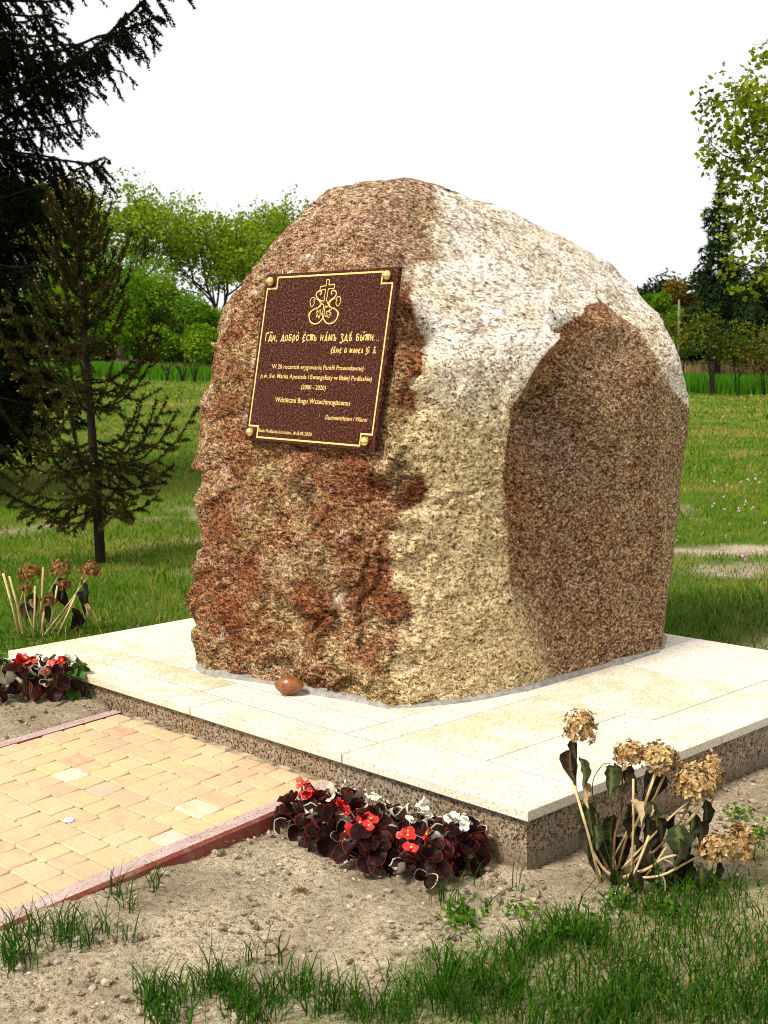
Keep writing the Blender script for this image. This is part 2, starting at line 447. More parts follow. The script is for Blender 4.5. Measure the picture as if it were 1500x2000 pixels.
    by = mix(nt, ramp(nt, noise_t(nt, o, 2.1, 4, 0.6, 0.5), [(0.53, 0.0), (0.66, 0.75)]), by, tan)
    by = mix(nt, ramp(nt, attr(nt, 'bayred'), [(0.0, 0.0), (1.0, 0.75)]), by, R((0.008, 0.003, 0.001), (0.095, 0.031, 0.008), (0.235, 0.090, 0.026), (0.52, 0.31, 0.15)))
    bf = mathn(nt, 'ADD', mathn(nt, 'MULTIPLY', mathn(nt, 'SUBTRACT', attr(nt, 'bay'), 0.5), 1.4), mathn(nt, 'MULTIPLY', g0, 1.0))
    c = mix(nt, ramp(nt, bf, [(0.12, 0.0), (0.85, 1.0)]), c, by)
    fl = mathn(nt, 'MULTIPLY', ramp(nt, noise_t(nt, coords(nt, (1.0, 2.2, 0.55), (0.5, 0.3, 0)), 42, 4, 0.75, 1.0), [(0.50, 0.0), (0.54, 1.0)]), ramp(nt, attr(nt, 'white'), [(0.3, 0.0), (0.9, 0.45)]))
    c = mix(nt, fl, c, (0.74, 0.68, 0.62))
    vein = mathn(nt, 'MULTIPLY', ramp(nt, noise_t(nt, og, 24, 5, 0.75, 1.5), [(0.62, 0.0), (0.66, 1.0)]), ramp(nt, gb, [(0.40, 0.9), (0.55, 0.2)]))
    c = mix(nt, vein, c, (0.70, 0.62, 0.55))
    vr = N(nt, 'ShaderNodeTexVoronoi'); vr.inputs['Scale'].default_value = 62; L(nt, og, vr.inputs['Vector'])          # coarse crystals, each its own tone
    sx_ = N(nt, 'ShaderNodeSeparateXYZ'); L(nt, vr.outputs['Color'], sx_.inputs[0])
    c = mix(nt, 1.0, c, ramp(nt, sx_.outputs[0], [(0.0, (0.42, 0.38, 0.34)), (0.18, (0.80, 0.78, 0.76)), (0.55, (1.0, 1.0, 1.0)), (0.85, (1.12, 1.12, 1.12)), (0.95, (1.3, 1.3, 1.28))]), 'MULTIPLY')
    L(nt, c, b.inputs['Base Color'])
    b.inputs['Roughness'].default_value = 0.9
    b.inputs['Specular IOR Level'].default_value = 0.12
    hh = mathn(nt, 'ADD', mathn(nt, 'ADD', mathn(nt, 'MULTIPLY', g1, 0.6), mathn(nt, 'MULTIPLY', g2, 0.3)), mathn(nt, 'MULTIPLY', g0, 0.7))
    bump(nt, b, hh, 0.9, 0.010)
    return mt

D_, P_, F_ = build_rock(8)
boulder = link('boulder', mesh_np('boulder', P_, F_, rock_material(), True, rock_masks(P_)))
tag(boulder, 'huge rough brown and cream granite boulder standing on the pale plinth', 'boulder')
# ------------------------------------------------------------------ ground
FH = np.array([0.694665, 0.719333]); RH = np.array([0.719333, -0.694665])     # level forward / right of the view
CX, CY = CAM.x, CAM.y
PX, PY = 2.186, 2.905                       # plinth cap
SA = math.radians(8.5)
PE = np.array([-math.cos(SA), -math.sin(SA)]); PO = np.array([0.002, 0.834]); PW = 1.178   # path axis, inner kerb corner, width along Y
def su(x, y):
    s = (x - CX) * FH[0] + (y - CY) * FH[1]; u = (x - CX) * RH[0] + (y - CY) * RH[1]
    return s, u
def in_path(x, y, m=0.0):
    d = (x - PO[0]) * PE[0] / (math.cos(SA)**2)          # distance along, sheared frame: rows stay parallel to the plinth
    d = -(x - PO[0]) / math.cos(SA)
    v = y - (PO[1] + d * PE[1])
    return (d > -0.05) & (v > -0.07 - m) & (v < PW + 0.07 + m)
def ground_z(x, y):
    x = np.asarray(x, float); y = np.asarray(y, float)
    s, u = su(x, y)
    z = 0.115 * smst(4.3, 6.6, s)
    z = z + 0.06 * smst(1.4, 2.2, y) * (1 - smst(5.0, 6.0, s)) * (x < 0.4)
    z = z + 0.035 * smst(0.2, 0.8, y) * smst(-0.5, -1.1, x)
    vk = y - (PO[1] + (x - PO[0]) * math.tan(SA))                  # soil banked against the kerbs, less so near the plinth
    z = z + 0.045 * smst(-0.55, -0.08, vk) * (vk < 0.6) * smst(-0.05, -0.45, x)
    z = z + 0.02 * smst(0.35, 0.0, vk - PW) * (vk > 0.6) * (x < 0)
    k = np.clip(0.017 - 0.06 * u / np.maximum(s, 1), 0.0, 0.03)
    z = z + np.clip(s - 12, 0, 60) * k
    return z
SB = np.array([(-3, 0.6), (-1.6, 0.1), (-0.86, -0.2), (-0.5, -0.12), (-0.19, -0.2), (0.39, -0.42), (1.2, -0.36), (2.3, -0.3), (3.2, 0.0)])
def soil_mask(x, y):
    p = np.stack([x, y, x * 0], 1)
    nz = fbm(p, 2.2, 4, 11) * 0.22 + fbm(p, 9, 3, 15) * 0.10
    f = smst(-0.12, 0.10, y - np.interp(x, SB[:, 0], SB[:, 1]) + nz)                      # front bed
    f = f * smst(2.75, 2.4, x + nz) * smst(3.2, 2.9, y + nz)
    dout = np.maximum(np.maximum(-x, x - PX), np.maximum(-y, y - PY))
    back = (x > 0.05) & (y > 0.3)
    f = np.where(back, smst(0.16, 0.04, dout + nz * 0.5), f)
    s, u = su(x, y)
    f2 = smst(1.0, 0.5, np.sqrt(((s - 8.5) / 0.30)**2 + ((u - 2.35) / 0.9)**2) + nz * 1.5)
    f3 = 0.85 * smst(0.16, 0.38, fbm(p, 0.9, 4, 19) + 0.12 * fbm(p, 5, 3, 20)) * smst(4.5, 6, s) * smst(14, 9, s)
    return np.clip(np.maximum(np.maximum(f, f2), f3), 0, 1)

def build_ground():
    O = np.array([CX, CY]) - 4.0 * FH
    rr = [3.6]
    while rr[-1] < 2400:
        r_ = rr[-1]; rr.append(r_ + max(0.016, (r_ - 7.2) * 0.035 if r_ > 7.66 else 0.016))
    rr = np.array(rr); th = np.linspace(-0.85, 0.85, 420)
    th = np.sign(th) * (np.abs(th) / 0.85)**1.35 * 0.85
    Rr, T = np.meshgrid(rr, th, indexing='ij')
    x = O[0] + Rr * (FH[0] * np.cos(T) + RH[0] * np.sin(T)); y = O[1] + Rr * (FH[1] * np.cos(T) + RH[1] * np.sin(T))
    sh = x.shape; x = x.ravel(); y = y.ravel()
    z = ground_z(x, y)
    sm = soil_mask(x, y)
    s, u = su(x, y)
    p = np.stack([x, y, x * 0], 1)
    near = smst(14, 6, s)
    sm_col = np.maximum(sm, 0.6 * smst(4.6, 4.0, s) * np.clip(0.75 + 0.5 * fbm(p, 5, 3, 66), 0, 1))
    z = z + near * (0.018 * fbm(p, 2.2, 3, 3) + sm * (0.016 * fbm(p, 9, 3, 4) + 0.010 * np.clip(fbm(p, 26, 3, 6), 0, 1) + 0.004 * fbm(p, 60, 2, 8)))
    z = z + smst(14, 40, s) * 0.05 * fbm(p, 0.25, 2, 23)
    hole = in_path(x, y, -0.02) & (x < 0.1)
    z = np.where(hole, np.minimum(z, -0.02), z)
    z = np.where((x > 0.03) & (x < PX - 0.03) & (y > 0.03) & (y < PY - 0.03), np.minimum(z, -0.03), z)
    n, mcol = sh
    idx = np.arange(n * mcol).reshape(n, mcol)
    F = np.stack([idx[:-1, :-1], idx[:-1, 1:], idx[1:, 1:], idx[1:, :-1]], -1).reshape(-1, 4)[:, ::-1]
    return np.stack([x, y, z], 1), F, sm_col

mt, nt, b = new_mat('soil_and_turf')
o = coords(nt)
n1 = noise_t(nt, o, 3.0, 5, 0.6); n2 = noise_t(nt, o, 55, 4, 0.7); n3 = noise_t(nt, o, 0.55, 4, 0.6); n4 = noise_t(nt, o, 220, 2, 0.6)
soilc = ramp(nt, mathn(nt, 'ADD', mathn(nt, 'MULTIPLY', n2, 0.6), mathn(nt, 'MULTIPLY', n4, 0.4)), [(0.36, (0.075, 0.050, 0.028)), (0.43, (0.26, 0.195, 0.118)), (0.52, (0.43, 0.35, 0.23)), (0.66, (0.57, 0.48, 0.345))])
soilc = mix(nt, ramp(nt, n1, [(0.42, 0.0), (0.62, 0.6)]), soilc, (0.17, 0.13, 0.08))
turf = ramp(nt, n2, [(0.3, (0.018, 0.040, 0.003)), (0.5, (0.065, 0.115, 0.007)), (0.7, (0.13, 0.175, 0.012))])
turf = mix(nt, ramp(nt, n3, [(0.48, 0.0), (0.66, 0.75)]), turf, (0.20, 0.165, 0.035))
c = mix(nt, attr(nt, 'soil'), turf, soilc)
L(nt, c, b.inputs['Base Color']); b.inputs['Roughness'].default_value = 0.95; b.inputs['Specular IOR Level'].default_value = 0.1
bump(nt, b, mathn(nt, 'ADD', n2, mathn(nt, 'MULTIPLY', n4, 0.4)), 0.8, 0.012)
GV, GF, GS = build_ground()
ground = tag(link('ground', mesh_np('ground', GV, GF, mt, True, {'soil': GS})), kind='structure')

# clods and pebbles: nobody could count them
def scatter_lumps(name, n, rmin, rmax, mat, seed, lo=0.5, power=3.0):
    rg = np.random.RandomState(seed)
    ico = bmesh.new(); bmesh.ops.create_icosphere(ico, subdivisions=1, radius=1)
    B = np.array([v.co[:] for v in ico.verts]); BF = np.array([[v.index for v in f.verts] for f in ico.faces]); ico.free()
    x = rg.uniform(-1.7, 2.3, n * 26); y = rg.uniform(-0.7, 3.0, n * 26)
    s, u = su(x, y)
    ok = (soil_mask(x, y) > lo) & ~in_path(x, y, 0.02) & ~((x > -0.01) & (x < PX) & (y > -0.01) & (y < PY)) & (s > 1.9)
    ok &= ~((x > 0) & (y > 0))
    ok &= rg.rand(len(x)) < smst(-0.35, 0.35, fbm(np.stack([x, y, x*0], 1), 5.0, 3, 51)) + .08
    x, y = x[ok][:n], y[ok][:n]; n = len(x)
    rad = rmin + (rmax - rmin) * rg.rand(n)**power
    sc = rad[:, None] * rg.uniform(0.65, 1.35, (n, 3)); sc[:, 2] *= 0.75
    V = B[None] * (1 + 0.28 * rg.normal(size=(n, len(B), 1))).clip(0.5, 1.5)
    a = rg.uniform(0, 6.28, n); V = V * sc[:, None]
    V = np.stack([V[..., 0]*np.cos(a)[:, None] - V[..., 1]*np.sin(a)[:, None], V[..., 0]*np.sin(a)[:, None] + V[..., 1]*np.cos(a)[:, None], V[..., 2]], -1)
    V += np.stack([x, y, ground_z(x, y) + rad * 0.25 + 0.004], 1)[:, None]
    F = BF[None] + (np.arange(n) * len(B))[:, None, None]
    t = np.repeat(rg.rand(n), len(B))
    return tag(link(name, mesh_np(name, V.reshape(-1, 3), F.reshape(-1, 3), mat, False, {'tint': t})), kind='stuff')
mt, nt, b = new_mat('soil_clod')
o = coords(nt)
c = ramp(nt, mathn(nt, 'ADD', mathn(nt, 'MULTIPLY', noise_t(nt, o, 90, 3), 0.5), mathn(nt, 'MULTIPLY', attr(nt, 'tint'), 0.5)), [(0.2, (0.09, 0.060, 0.035)), (0.5, (0.27, 0.205, 0.135)), (0.8, (0.44, 0.36, 0.25))])
L(nt, c, b.inputs['Base Color']); b.inputs['Roughness'].default_value = 0.95; b.inputs['Specular IOR Level'].default_value = 0.1
scatter_lumps('soil_clods', 6500, 0.0016, 0.0115, mt, 31, 0.45, 4.5)
mt, nt, b = new_mat('gravel')
c = ramp(nt, attr(nt, 'tint'), [(0.0, (0.20, 0.16, 0.12)), (0.5, (0.42, 0.38, 0.33)), (1.0, (0.68, 0.65, 0.60))])
L(nt, c, b.inputs['Base Color']); b.inputs['Roughness'].default_value = 0.7
scatter_lumps('gravel', 420, 0.0015, 0.008, mt, 37, 0.5, 3.0)

# ------------------------------------------------------------------ plinth
def granite(name, stops, s1, s2, stain=None, rough=0.55, bumpd=0.0, objvar=0.0):
    mt, nt, b = new_mat(name)
    o = coords(nt)
    g = mathn(nt, 'ADD', mathn(nt, 'MULTIPLY', noise_t(nt, o, s1, 3, 0.65), 0.6), mathn(nt, 'MULTIPLY', noise_t(nt, o, s2, 2, 0.6), 0.4))
    c = ramp(nt, g, stops)
    if stain:
        r = objrand(nt)
        f = mathn(nt, 'MULTIPLY', ramp(nt, noise_t(nt, o, 5.0, 5, 0.65, 0.5), [(0.40, 0.0), (0.62, 1.0)]), mathn(nt, 'MULTIPLY', mathn(nt, 'POWER', r, 1.3), 0.95))
        c = mix(nt, f, c, mix(nt, 0.85, c, stain, 'MULTIPLY'))
    L(nt, c, b.inputs['Base Color']); b.inputs['Roughness'].default_value = rough
    b.inputs['Specular IOR Level'].default_value = 0.3
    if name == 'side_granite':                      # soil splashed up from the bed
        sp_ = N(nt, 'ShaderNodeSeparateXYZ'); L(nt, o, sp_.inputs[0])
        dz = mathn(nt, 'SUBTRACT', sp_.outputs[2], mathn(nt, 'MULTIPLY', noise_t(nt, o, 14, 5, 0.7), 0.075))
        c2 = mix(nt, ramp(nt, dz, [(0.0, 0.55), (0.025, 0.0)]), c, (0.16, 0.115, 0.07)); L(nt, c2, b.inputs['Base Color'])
    if bumpd: bump(nt, b, g, 0.5, bumpd)
    return mt
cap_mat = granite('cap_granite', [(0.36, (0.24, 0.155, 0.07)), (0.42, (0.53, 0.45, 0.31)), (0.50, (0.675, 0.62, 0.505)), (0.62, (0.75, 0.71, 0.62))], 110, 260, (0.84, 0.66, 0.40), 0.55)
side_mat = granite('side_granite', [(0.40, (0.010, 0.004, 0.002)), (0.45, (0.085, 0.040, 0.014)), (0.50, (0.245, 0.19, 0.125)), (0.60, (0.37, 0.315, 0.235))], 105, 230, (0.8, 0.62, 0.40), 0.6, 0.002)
mortar_mat = plain('pale_mortar', (0.26, 0.24, 0.20), 0.9, 0.2, 60, spec=0.1)

def chamfer_slab(x0, y0, z0, x1, y1, z1, c=0.0025):
    mb = MB()
    vs = [(x0,y0,z0),(x1,y0,z0),(x1,y1,z0),(x0,y1,z0),(x0,y0,z1-c),(x1,y0,z1-c),(x1,y1,z1-c),(x0,y1,z1-c),
          (x0+c,y0+c,z1),(x1-c,y0+c,z1),(x1-c,y1-c,z1),(x0+c,y1-c,z1)]
    fs = [(0,3,2,1),(8,9,10,11)]
    for i in range(4):
        j = (i+1) % 4
        fs += [(i,j,4+j,4+i),(4+i,4+j,8+j,8+i)]
    mb.add(vs, fs)
    return mb
plinth = empty('plinth', (0, 0, 0))
tag(plinth, 'low pale granite plinth with an overhanging slab top under the boulder', 'plinth')
tiles = [(0,1.56,.16,2.40),(0,.75,.16,1.56),(0,0,.26,.75),(.16,1.715,.33,2.40),(.16,.905,.33,1.715),(.16,.75,.43,.905),(.43,.75,.985,.905),
         (0,2.40,.33,2.905),(.33,2.04,.47,2.905),(.33,.905,.47,2.04),(.26,.375,.985,.75),(.26,0,.985,.375),(.985,0,1.73,.26),(1.73,0,2.186,.26),
         (.985,.26,1.58,.82),(1.58,.26,1.92,.82),(1.92,.26,2.04,.525),(1.92,.525,2.04,.82),(2.04,.26,2.186,1.05),(2.04,1.05,2.186,1.95),(2.04,1.95,2.186,2.905),
         (.47,.905,1.25,1.62),(1.25,.905,2.04,1.62),(.985,.82,2.04,.905),(.47,1.62,1.25,2.35),(1.25,1.62,2.04,2.35),(.47,2.35,1.28,2.905),(1.28,2.35,2.04,2.905)]
rt = random.Random(4)
for (x0, y0, x1, y1) in tiles:
    g = 0.0030
    t = rt.uniform(-0.0006, 0.0006)
    gx0, gy0, gx1, gy1 = x0 + (g if x0 > 0 else 0), y0 + (g if y0 > 0 else 0), x1 - (g if x1 < PX else 0), y1 - (g if y1 < PY else 0)
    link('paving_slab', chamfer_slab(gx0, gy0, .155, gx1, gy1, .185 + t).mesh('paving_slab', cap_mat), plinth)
mb = MB(); mb.box((.006, .006, .1495), (PX-.006, PY-.006, .1828)); link('joint_mortar', mb.mesh('joint_mortar', mortar_mat), plinth)
i_ = 0.022
for a, bb in (((i_, i_, -.12), (i_+.02, 1.50, .149)), ((i_, 1.502, -.12), (i_+.02, PY-i_, .149)), ((i_+.0205, i_+.001, -.12), (1.1, i_+.021, .149)), ((1.102, i_+.001, -.12), (PX-i_-.0205, i_+.021, .149)),
              ((PX-i_-.02, i_, -.12), (PX-i_, PY-i_, .149)), ((i_+.0205, PY-i_-.02, -.12), (PX-i_-.0205, PY-i_, .149))):
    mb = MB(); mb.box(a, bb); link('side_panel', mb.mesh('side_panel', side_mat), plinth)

# mortar fillet round the foot of the boulder
sel = np.abs(P_[:, 2] - 0.192) < 0.02
az = np.arctan2(P_[sel, 1] - RC[1], P_[sel, 0] - RC[0]); rd = np.hypot(P_[sel, 1] - RC[1], P_[sel, 0] - RC[0])
na = 200
bins = ((az + math.pi) / (2 * math.pi) * na).astype(int) % na
ring = np.array([rd[bins == k].max() if (bins == k).any() else np.nan for k in range(na)])
ok = ~np.isnan(ring); ring = np.interp(np.arange(na), np.where(ok)[0], ring[ok], period=na)
ring = np.convolve(np.r_[ring[-2:], ring, ring[:2]], np.ones(5)/5, 'valid')
rgm = np.random.RandomState(8)
prof = [(-0.05, 0.020), (0.000, 0.014), (0.007, 0.009), (0.013, 0.004), (0.017, -0.002)]
wv_ = np.interp(np.arange(na), np.arange(0, na, 4), rgm.uniform(0.55, 1.35, na // 4), period=na)
V = []
for j, (dr, dz) in enumerate(prof):
    a_ = -math.pi + (np.arange(na) + .5) / na * 2 * math.pi
    rr_ = ring + dr * (wv_ if dr > 0 else 1) + rgm.uniform(-.0015, .0015, na)
    V.append(np.stack([RC[0] + rr_*np.cos(a_), RC[1] + rr_*np.sin(a_), 0.185 + dz * wv_ + rgm.uniform(-.001, .001, na)], 1))
V = np.concatenate(V)
q = np.arange(na); qn = (q + 1) % na
F = np.concatenate([np.stack([j*na+q, (j+1)*na+q, (j+1)*na+qn, j*na+qn], 1) for j in range(len(prof)-1)])
link('mortar_bead', mesh_np('mortar_bead', V, F, plain('grey_mortar', (0.25, 0.235, 0.205), 0.9, 0.3, 40, spec=0.1), True), plinth)

# ------------------------------------------------------------------ path of tumbled setts with kerbs
PZ = 0.077
def path_pt(d, v, z):
    return (PO[0] + d * PE[0], PO[1] + d * PE[1] + v, z)
mb = MB()
D1 = 2.1
mb.add([path_pt(-.02, -.01, PZ-.10), path_pt(D1, -.01, PZ-.10), path_pt(D1, PW+.01, PZ-.10), path_pt(-.02, PW+.01, PZ-.10),
        path_pt(-.02, -.01, PZ-.005), path_pt(D1, -.01, PZ-.005), path_pt(D1, PW+.01, PZ-.005), path_pt(-.02, PW+.01, PZ-.005)],
       [(3,2,1,0)[::-1], (4,5,6,7)[::-1], (0,1,5,4)[::-1], (1,2,6,5)[::-1], (2,3,7,6)[::-1], (3,0,4,7)[::-1]])
path = tag(link('path', mb.mesh('path', plain('joint_sand', (0.30, 0.235, 0.145), 0.95, 0.8, 25, spec=0.1))), kind='structure')
mt, nt, b = new_mat('sett_concrete')
o = coords(nt)
r = objrand(nt)
basec = ramp(nt, r, [(0.0, (0.56, 0.39, 0.20)), (0.2, (0.53, 0.32, 0.19)), (0.4, (0.58, 0.42, 0.20)), (0.55, (0.50, 0.305, 0.20)), (0.70, (0.57, 0.39, 0.22)), (0.88, (0.55, 0.41, 0.25)), (0.965, (0.43, 0.225, 0.15)), (0.992, (0.64, 0.55, 0.42))])
streak = noise_t(nt, coords(nt, (3.2, 1, 1), (0, 0, -SA)), 9, 4, 0.6, 0.5)
c = mix(nt, ramp(nt, streak, [(0.40, 0.0), (0.66, 0.75)]), basec, (0.58, 0.435, 0.215))
c = mix(nt, ramp(nt, noise_t(nt, o, 6, 4, 0.6), [(0.45, 0.0), (0.7, 0.5)]), c, (0.52, 0.30, 0.195))
c = mix(nt, ramp(nt, noise_t(nt, o, 190, 3, 0.7), [(0.36, 0.55), (0.47, 0.0)]), c, (0.27, 0.18, 0.10))
c = mix(nt, ramp(nt, noise_t(nt, o, 2.5, 5, 0.65), [(0.52, 0.0), (0.75, 0.45)]), c, (0.42, 0.32, 0.2))
L(nt, c, b.inputs['Base Color']); b.inputs['Roughness'].default_value = 0.85; b.inputs['Specular IOR Level'].default_value = 0.15
bump(nt, b, noise_t(nt, o, 60, 4, 0.6), 0.35, 0.004)
sett_mat = mt
rs_ = random.Random(21)
def sett_mesh(d0, d1, v0, v1, z):
    j = lambda: rs_.uniform(-.0012, .0012)
    g = 0.0021; bv = 0.0030; cn = 0.0065
    d0 += g; d1 -= g; v0 += g; v1 -= g
    def ringp(ins, zz):
        out = []
        for (d, v, sd, sv) in ((d0, v0, 1, 1), (d1, v0, -1, 1), (d1, v1, -1, -1), (d0, v1, 1, -1)):
            a_ = (d + sd*(ins + cn), v + sv*ins); b_ = (d + sd*ins, v + sv*(ins + cn))
            seq = [b_, a_] if sd*sv > 0 else [a_, b_]
            for q in seq: out.append(path_pt(q[0] + j(), q[1] + j(), zz))
        return out
    t1, t2 = rs_.uniform(-.0012, .0012), rs_.uniform(-.0012, .0012)
    r0 = ringp(0, z - .03); r1 = ringp(0, z - .0028); r2 = ringp(bv, z)
    r2 = [(p[0], p[1], p[2] + (t1 if k in (0, 1, 6, 7) else t2)) for k, p in enumerate(r2)]
    vs = r0 + r1 + r2
    fs = [tuple(range(16, 24))[::-1]]
    for k in range(8):
        n_ = (k + 1) % 8
        fs += [(n_, k, 8+k, 8+n_), (8+n_, 8+k, 16+k, 16+n_)]
    mb = MB(); mb.add(vs, fs)
    mb.smooth = [False] + [True] * 16
    return mb.mesh('sett', sett_mat)
d = 0.018
while d < 1.95:
    wd = 0.098 if d > 0.05 else 0.075
    v = 0.0
    while v < PW - 1e-6:
        ln_ = rs_.choice([0.085, 0.092, 0.115, 0.138, 0.138, 0.105])
        if PW - v - ln_ < 0.06: ln_ = PW - v
        link('sett', sett_mesh(d, d + wd, v, v + ln_, PZ + rs_.uniform(-.0012, .0016)), path)
        v += ln_
    d += wd
mt, nt, b = new_mat('red_kerb_concrete')
o = coords(nt)
geo = N(nt, 'ShaderNodeNewGeometry')
c = mix(nt, ramp(nt, noise_t(nt, o, 7, 5, 0.65), [(0.42, 0.0), (0.60, 0.5)]), (0.21, 0.042, 0.026), (0.31, 0.13, 0.095))
top_pale = ramp(nt, noise_t(nt, coords(nt, (1, 5, 1), (0, 0, -SA)), 6, 5, 0.7), [(0.30, 0.55), (0.60, 1.0)])
sep = N(nt, 'ShaderNodeSeparateXYZ'); L(nt, geo.outputs['True Normal'], sep.inputs[0])
up = ramp(nt, sep.outputs[2], [(0.85, 0.0), (0.95, 1.0)])           # upward faces only take the paler, greyer tone
c = mix(nt, mathn(nt, 'MULTIPLY', up, top_pale), c, (0.47, 0.36, 0.32))
c = mix(nt, ramp(nt, noise_t(nt, o, 160, 3, 0.7), [(0.38, 0.75), (0.46, 0.0)]), c, (0.10, 0.045, 0.035))
c = mix(nt, ramp(nt, noise_t(nt, o, 9, 5, 0.7), [(0.55, 0.0), (0.68, 0.55)]), c, (0.33, 0.26, 0.19))
L(nt, c, b.inputs['Base Color']); b.inputs['Roughness'].default_value = 0.9; b.inputs['Specular IOR Level'].default_value = 0.08
bump(nt, b, noise_t(nt, o, 120, 3, 0.6), 0.6, 0.004)
kerb_mat = mt
def kerb(d0, d1, v0, v1):
    mb = MB(); c_ = 0.009
    out_lo = v0 < 0
    za, zb = PZ - .14, PZ + .003
    def row(dd): 
        if out_lo: return [path_pt(dd, v0, za), path_pt(dd, v1, za), path_pt(dd, v1, zb), path_pt(dd, v0 + c_, zb), path_pt(dd, v0, zb - c_)]
        return [path_pt(dd, v0, za), path_pt(dd, v1, za), path_pt(dd, v1, zb - c_), path_pt(dd, v1 - c_, zb), path_pt(dd, v0, zb)]
    vs = row(d0) + row(d1)
    fs = [(0,1,2,3,4)[::-1], (5,6,7,8,9)]
    for k in range(5):
        n_ = (k+1) % 5; fs.append((k, n_, 5+n_, 5+k))
    mb.add(vs, fs)
    return mb.mesh('kerb_stone', kerb_mat)
kw = 0.066 / math.cos(SA)
for k0, k1 in ((0.002, 0.165), (0.168, 1.165), (1.168, 2.1)):
    link('kerb_stone', kerb(k0, k1, -kw, -0.002), path)
for k0, k1 in ((0.002, 0.62), (0.623, 1.62), (1.623, 2.1)):
    link('kerb_stone', kerb(k0, k1, PW + 0.002, PW + kw), path)
# ------------------------------------------------------------------ plaque
PA = math.radians(10.5)
pu, pv, pn = Vector((0, -1, 0)), Vector((math.sin(PA), 0, math.cos(PA))), Vector((-math.cos(PA), 0, math.sin(PA)))
ct = Vector((0.50, 1.3799, 1.42145)) + pu * -0.021
rr_ = math.radians(-1.4)
pu2 = pu * math.cos(rr_) + pv * math.sin(rr_); pv2 = -pu * math.sin(rr_) + pv * math.cos(rr_)
plaque = empty('plaque')
mm = Matrix((pu2, pv2, pn)).transposed().to_4x4(); mm.translation = ct
plaque.matrix_world = mm
tag(plaque, 'polished maroon granite plaque with gold lettering fixed to the boulder', 'plaque')
mt, nt, b = new_mat('maroon_granite')
o = coords(nt)
g = mathn(nt, 'ADD', mathn(nt, 'MULTIPLY', noise_t(nt, o, 120, 3, 0.7), 0.6), mathn(nt, 'MULTIPLY', noise_t(nt, o, 300, 2, 0.6), 0.4))
c = ramp(nt, g, [(0.40, (0.005, 0.0015, 0.001)), (0.47, (0.032, 0.0085, 0.004)), (0.53, (0.066, 0.018, 0.008)), (0.63, (0.17, 0.085, 0.062))])
vo = N(nt, 'ShaderNodeTexVoronoi'); vo.inputs['Scale'].default_value = 95; L(nt, o, vo.inputs['Vector'])
fl = mathn(nt, 'MULTIPLY', ramp(nt, vo.outputs['Distance'], [(0.10, 1.0), (0.24, 0.0)]), ramp(nt, noise_t(nt, o, 40, 2), [(0.48, 0.0), (0.58, 0.75)]))
c = mix(nt, fl, c, (0.30, 0.24, 0.23))
L(nt, c, b.inputs['Base Color']); b.inputs['Roughness'].default_value = 0.4; b.inputs['Specular IOR Level'].default_value = 0.04
plq_mat = mt
gold = plain('gold_paint', (0.74, 0.48, 0.14), 0.45, 0.12, 50)
brass = plain('polished_brass', (0.83, 0.60, 0.22), 0.22, metallic=0.85)
HW, HH = 0.364, 0.322
mb = chamfer_slab(-HW, -HH, -0.019, HW, HH, 0.0, 0.002)
panel = link('panel', mb.mesh('panel', plq_mat), plaque)

def ribbon(mb, pts, wd, closed=False, z0=0.0002, z1=0.0012):
    pts = [Vector((p[0], p[1])) for p in pts]
    n = len(pts); ls, rs = [], []
    for i in range(n):
        if closed: a_, c_ = pts[i-1], pts[(i+1) % n]
        else: a_, c_ = pts[max(i-1, 0)], pts[min(i+1, n-1)]
        p = pts[i]
        d1 = (p - a_).normalized() if (p - a_).length > 1e-9 else (c_ - p).normalized()
        d2 = (c_ - p).normalized() if (c_ - p).length > 1e-9 else d1
        nn = Vector((-(d1.y + d2.y), d1.x + d2.x))
        nn = nn.normalized() if nn.length > 1e-6 else Vector((-d1.y, d1.x))
        k = 1 / max(0.5, nn.dot(Vector((-d1.y, d1.x))))
        ls.append(p + nn * wd / 2 * k); rs.append(p - nn * wd / 2 * k)
    vs = [(q.x, q.y, z1) for q in ls] + [(q.x, q.y, z1) for q in rs] + [(q.x, q.y, z0) for q in ls] + [(q.x, q.y, z0) for q in rs]
    fs = []
    for i in range(n if closed else n - 1):
        j = (i + 1) % n
        fs += [(i, n+i, n+j, j), (i, j, 2*n+j, 2*n+i), (n+j, n+i, 3*n+i, 3*n+j)]
    mb.add(vs, fs)
def crv(pts, k=6, closed=False):
    pts = [Vector(p) for p in pts]; n = len(pts); out = []
    for i in range(n if closed else n - 1):
        p0, p1, p2, p3 = (pts[(i+q) % n] if closed else pts[min(max(i+q, 0), n-1)] for q in (-1, 0, 1, 2))
        for s in range(k):
            t = s / k
            out.append(0.5 * ((2*p1) + (p2-p0)*t + (2*p0-5*p1+4*p2-p3)*t*t + (3*p1-p0-3*p2+p3)*t**3))
    if not closed: out.append(pts[-1])
    return out
mb = MB()
bx_, by_, nx_, ny_ = 0.345, 0.307, 0.056, 0.042
ribbon(mb, [(-bx_+nx_, by_), (bx_-nx_, by_), (bx_-nx_, by_-ny_), (bx_, by_-ny_), (bx_, -by_+ny_), (bx_-nx_, -by_+ny_), (bx_-nx_, -by_), (-bx_+nx_, -by_), (-bx_+nx_, -by_+ny_), (-bx_, -by_+ny_), (-bx_, by_-ny_), (-bx_+nx_, by_-ny_)], 0.0062, True)
link('border', mb.mesh('border', gold), plaque)
bm = bmesh.new(); bmesh.ops.create_uvsphere(bm, u_segments=20, v_segments=12, radius=0.0175)
bmesh.ops.scale(bm, vec=(1, 1, 0.95), verts=bm.verts)
me_stud = bpy.data.meshes.new('stud'); bm.to_mesh(me_stud); bm.free(); me_stud.materials.append(brass)
me_stud.polygons.foreach_set('use_smooth', [True]*len(me_stud.polygons))
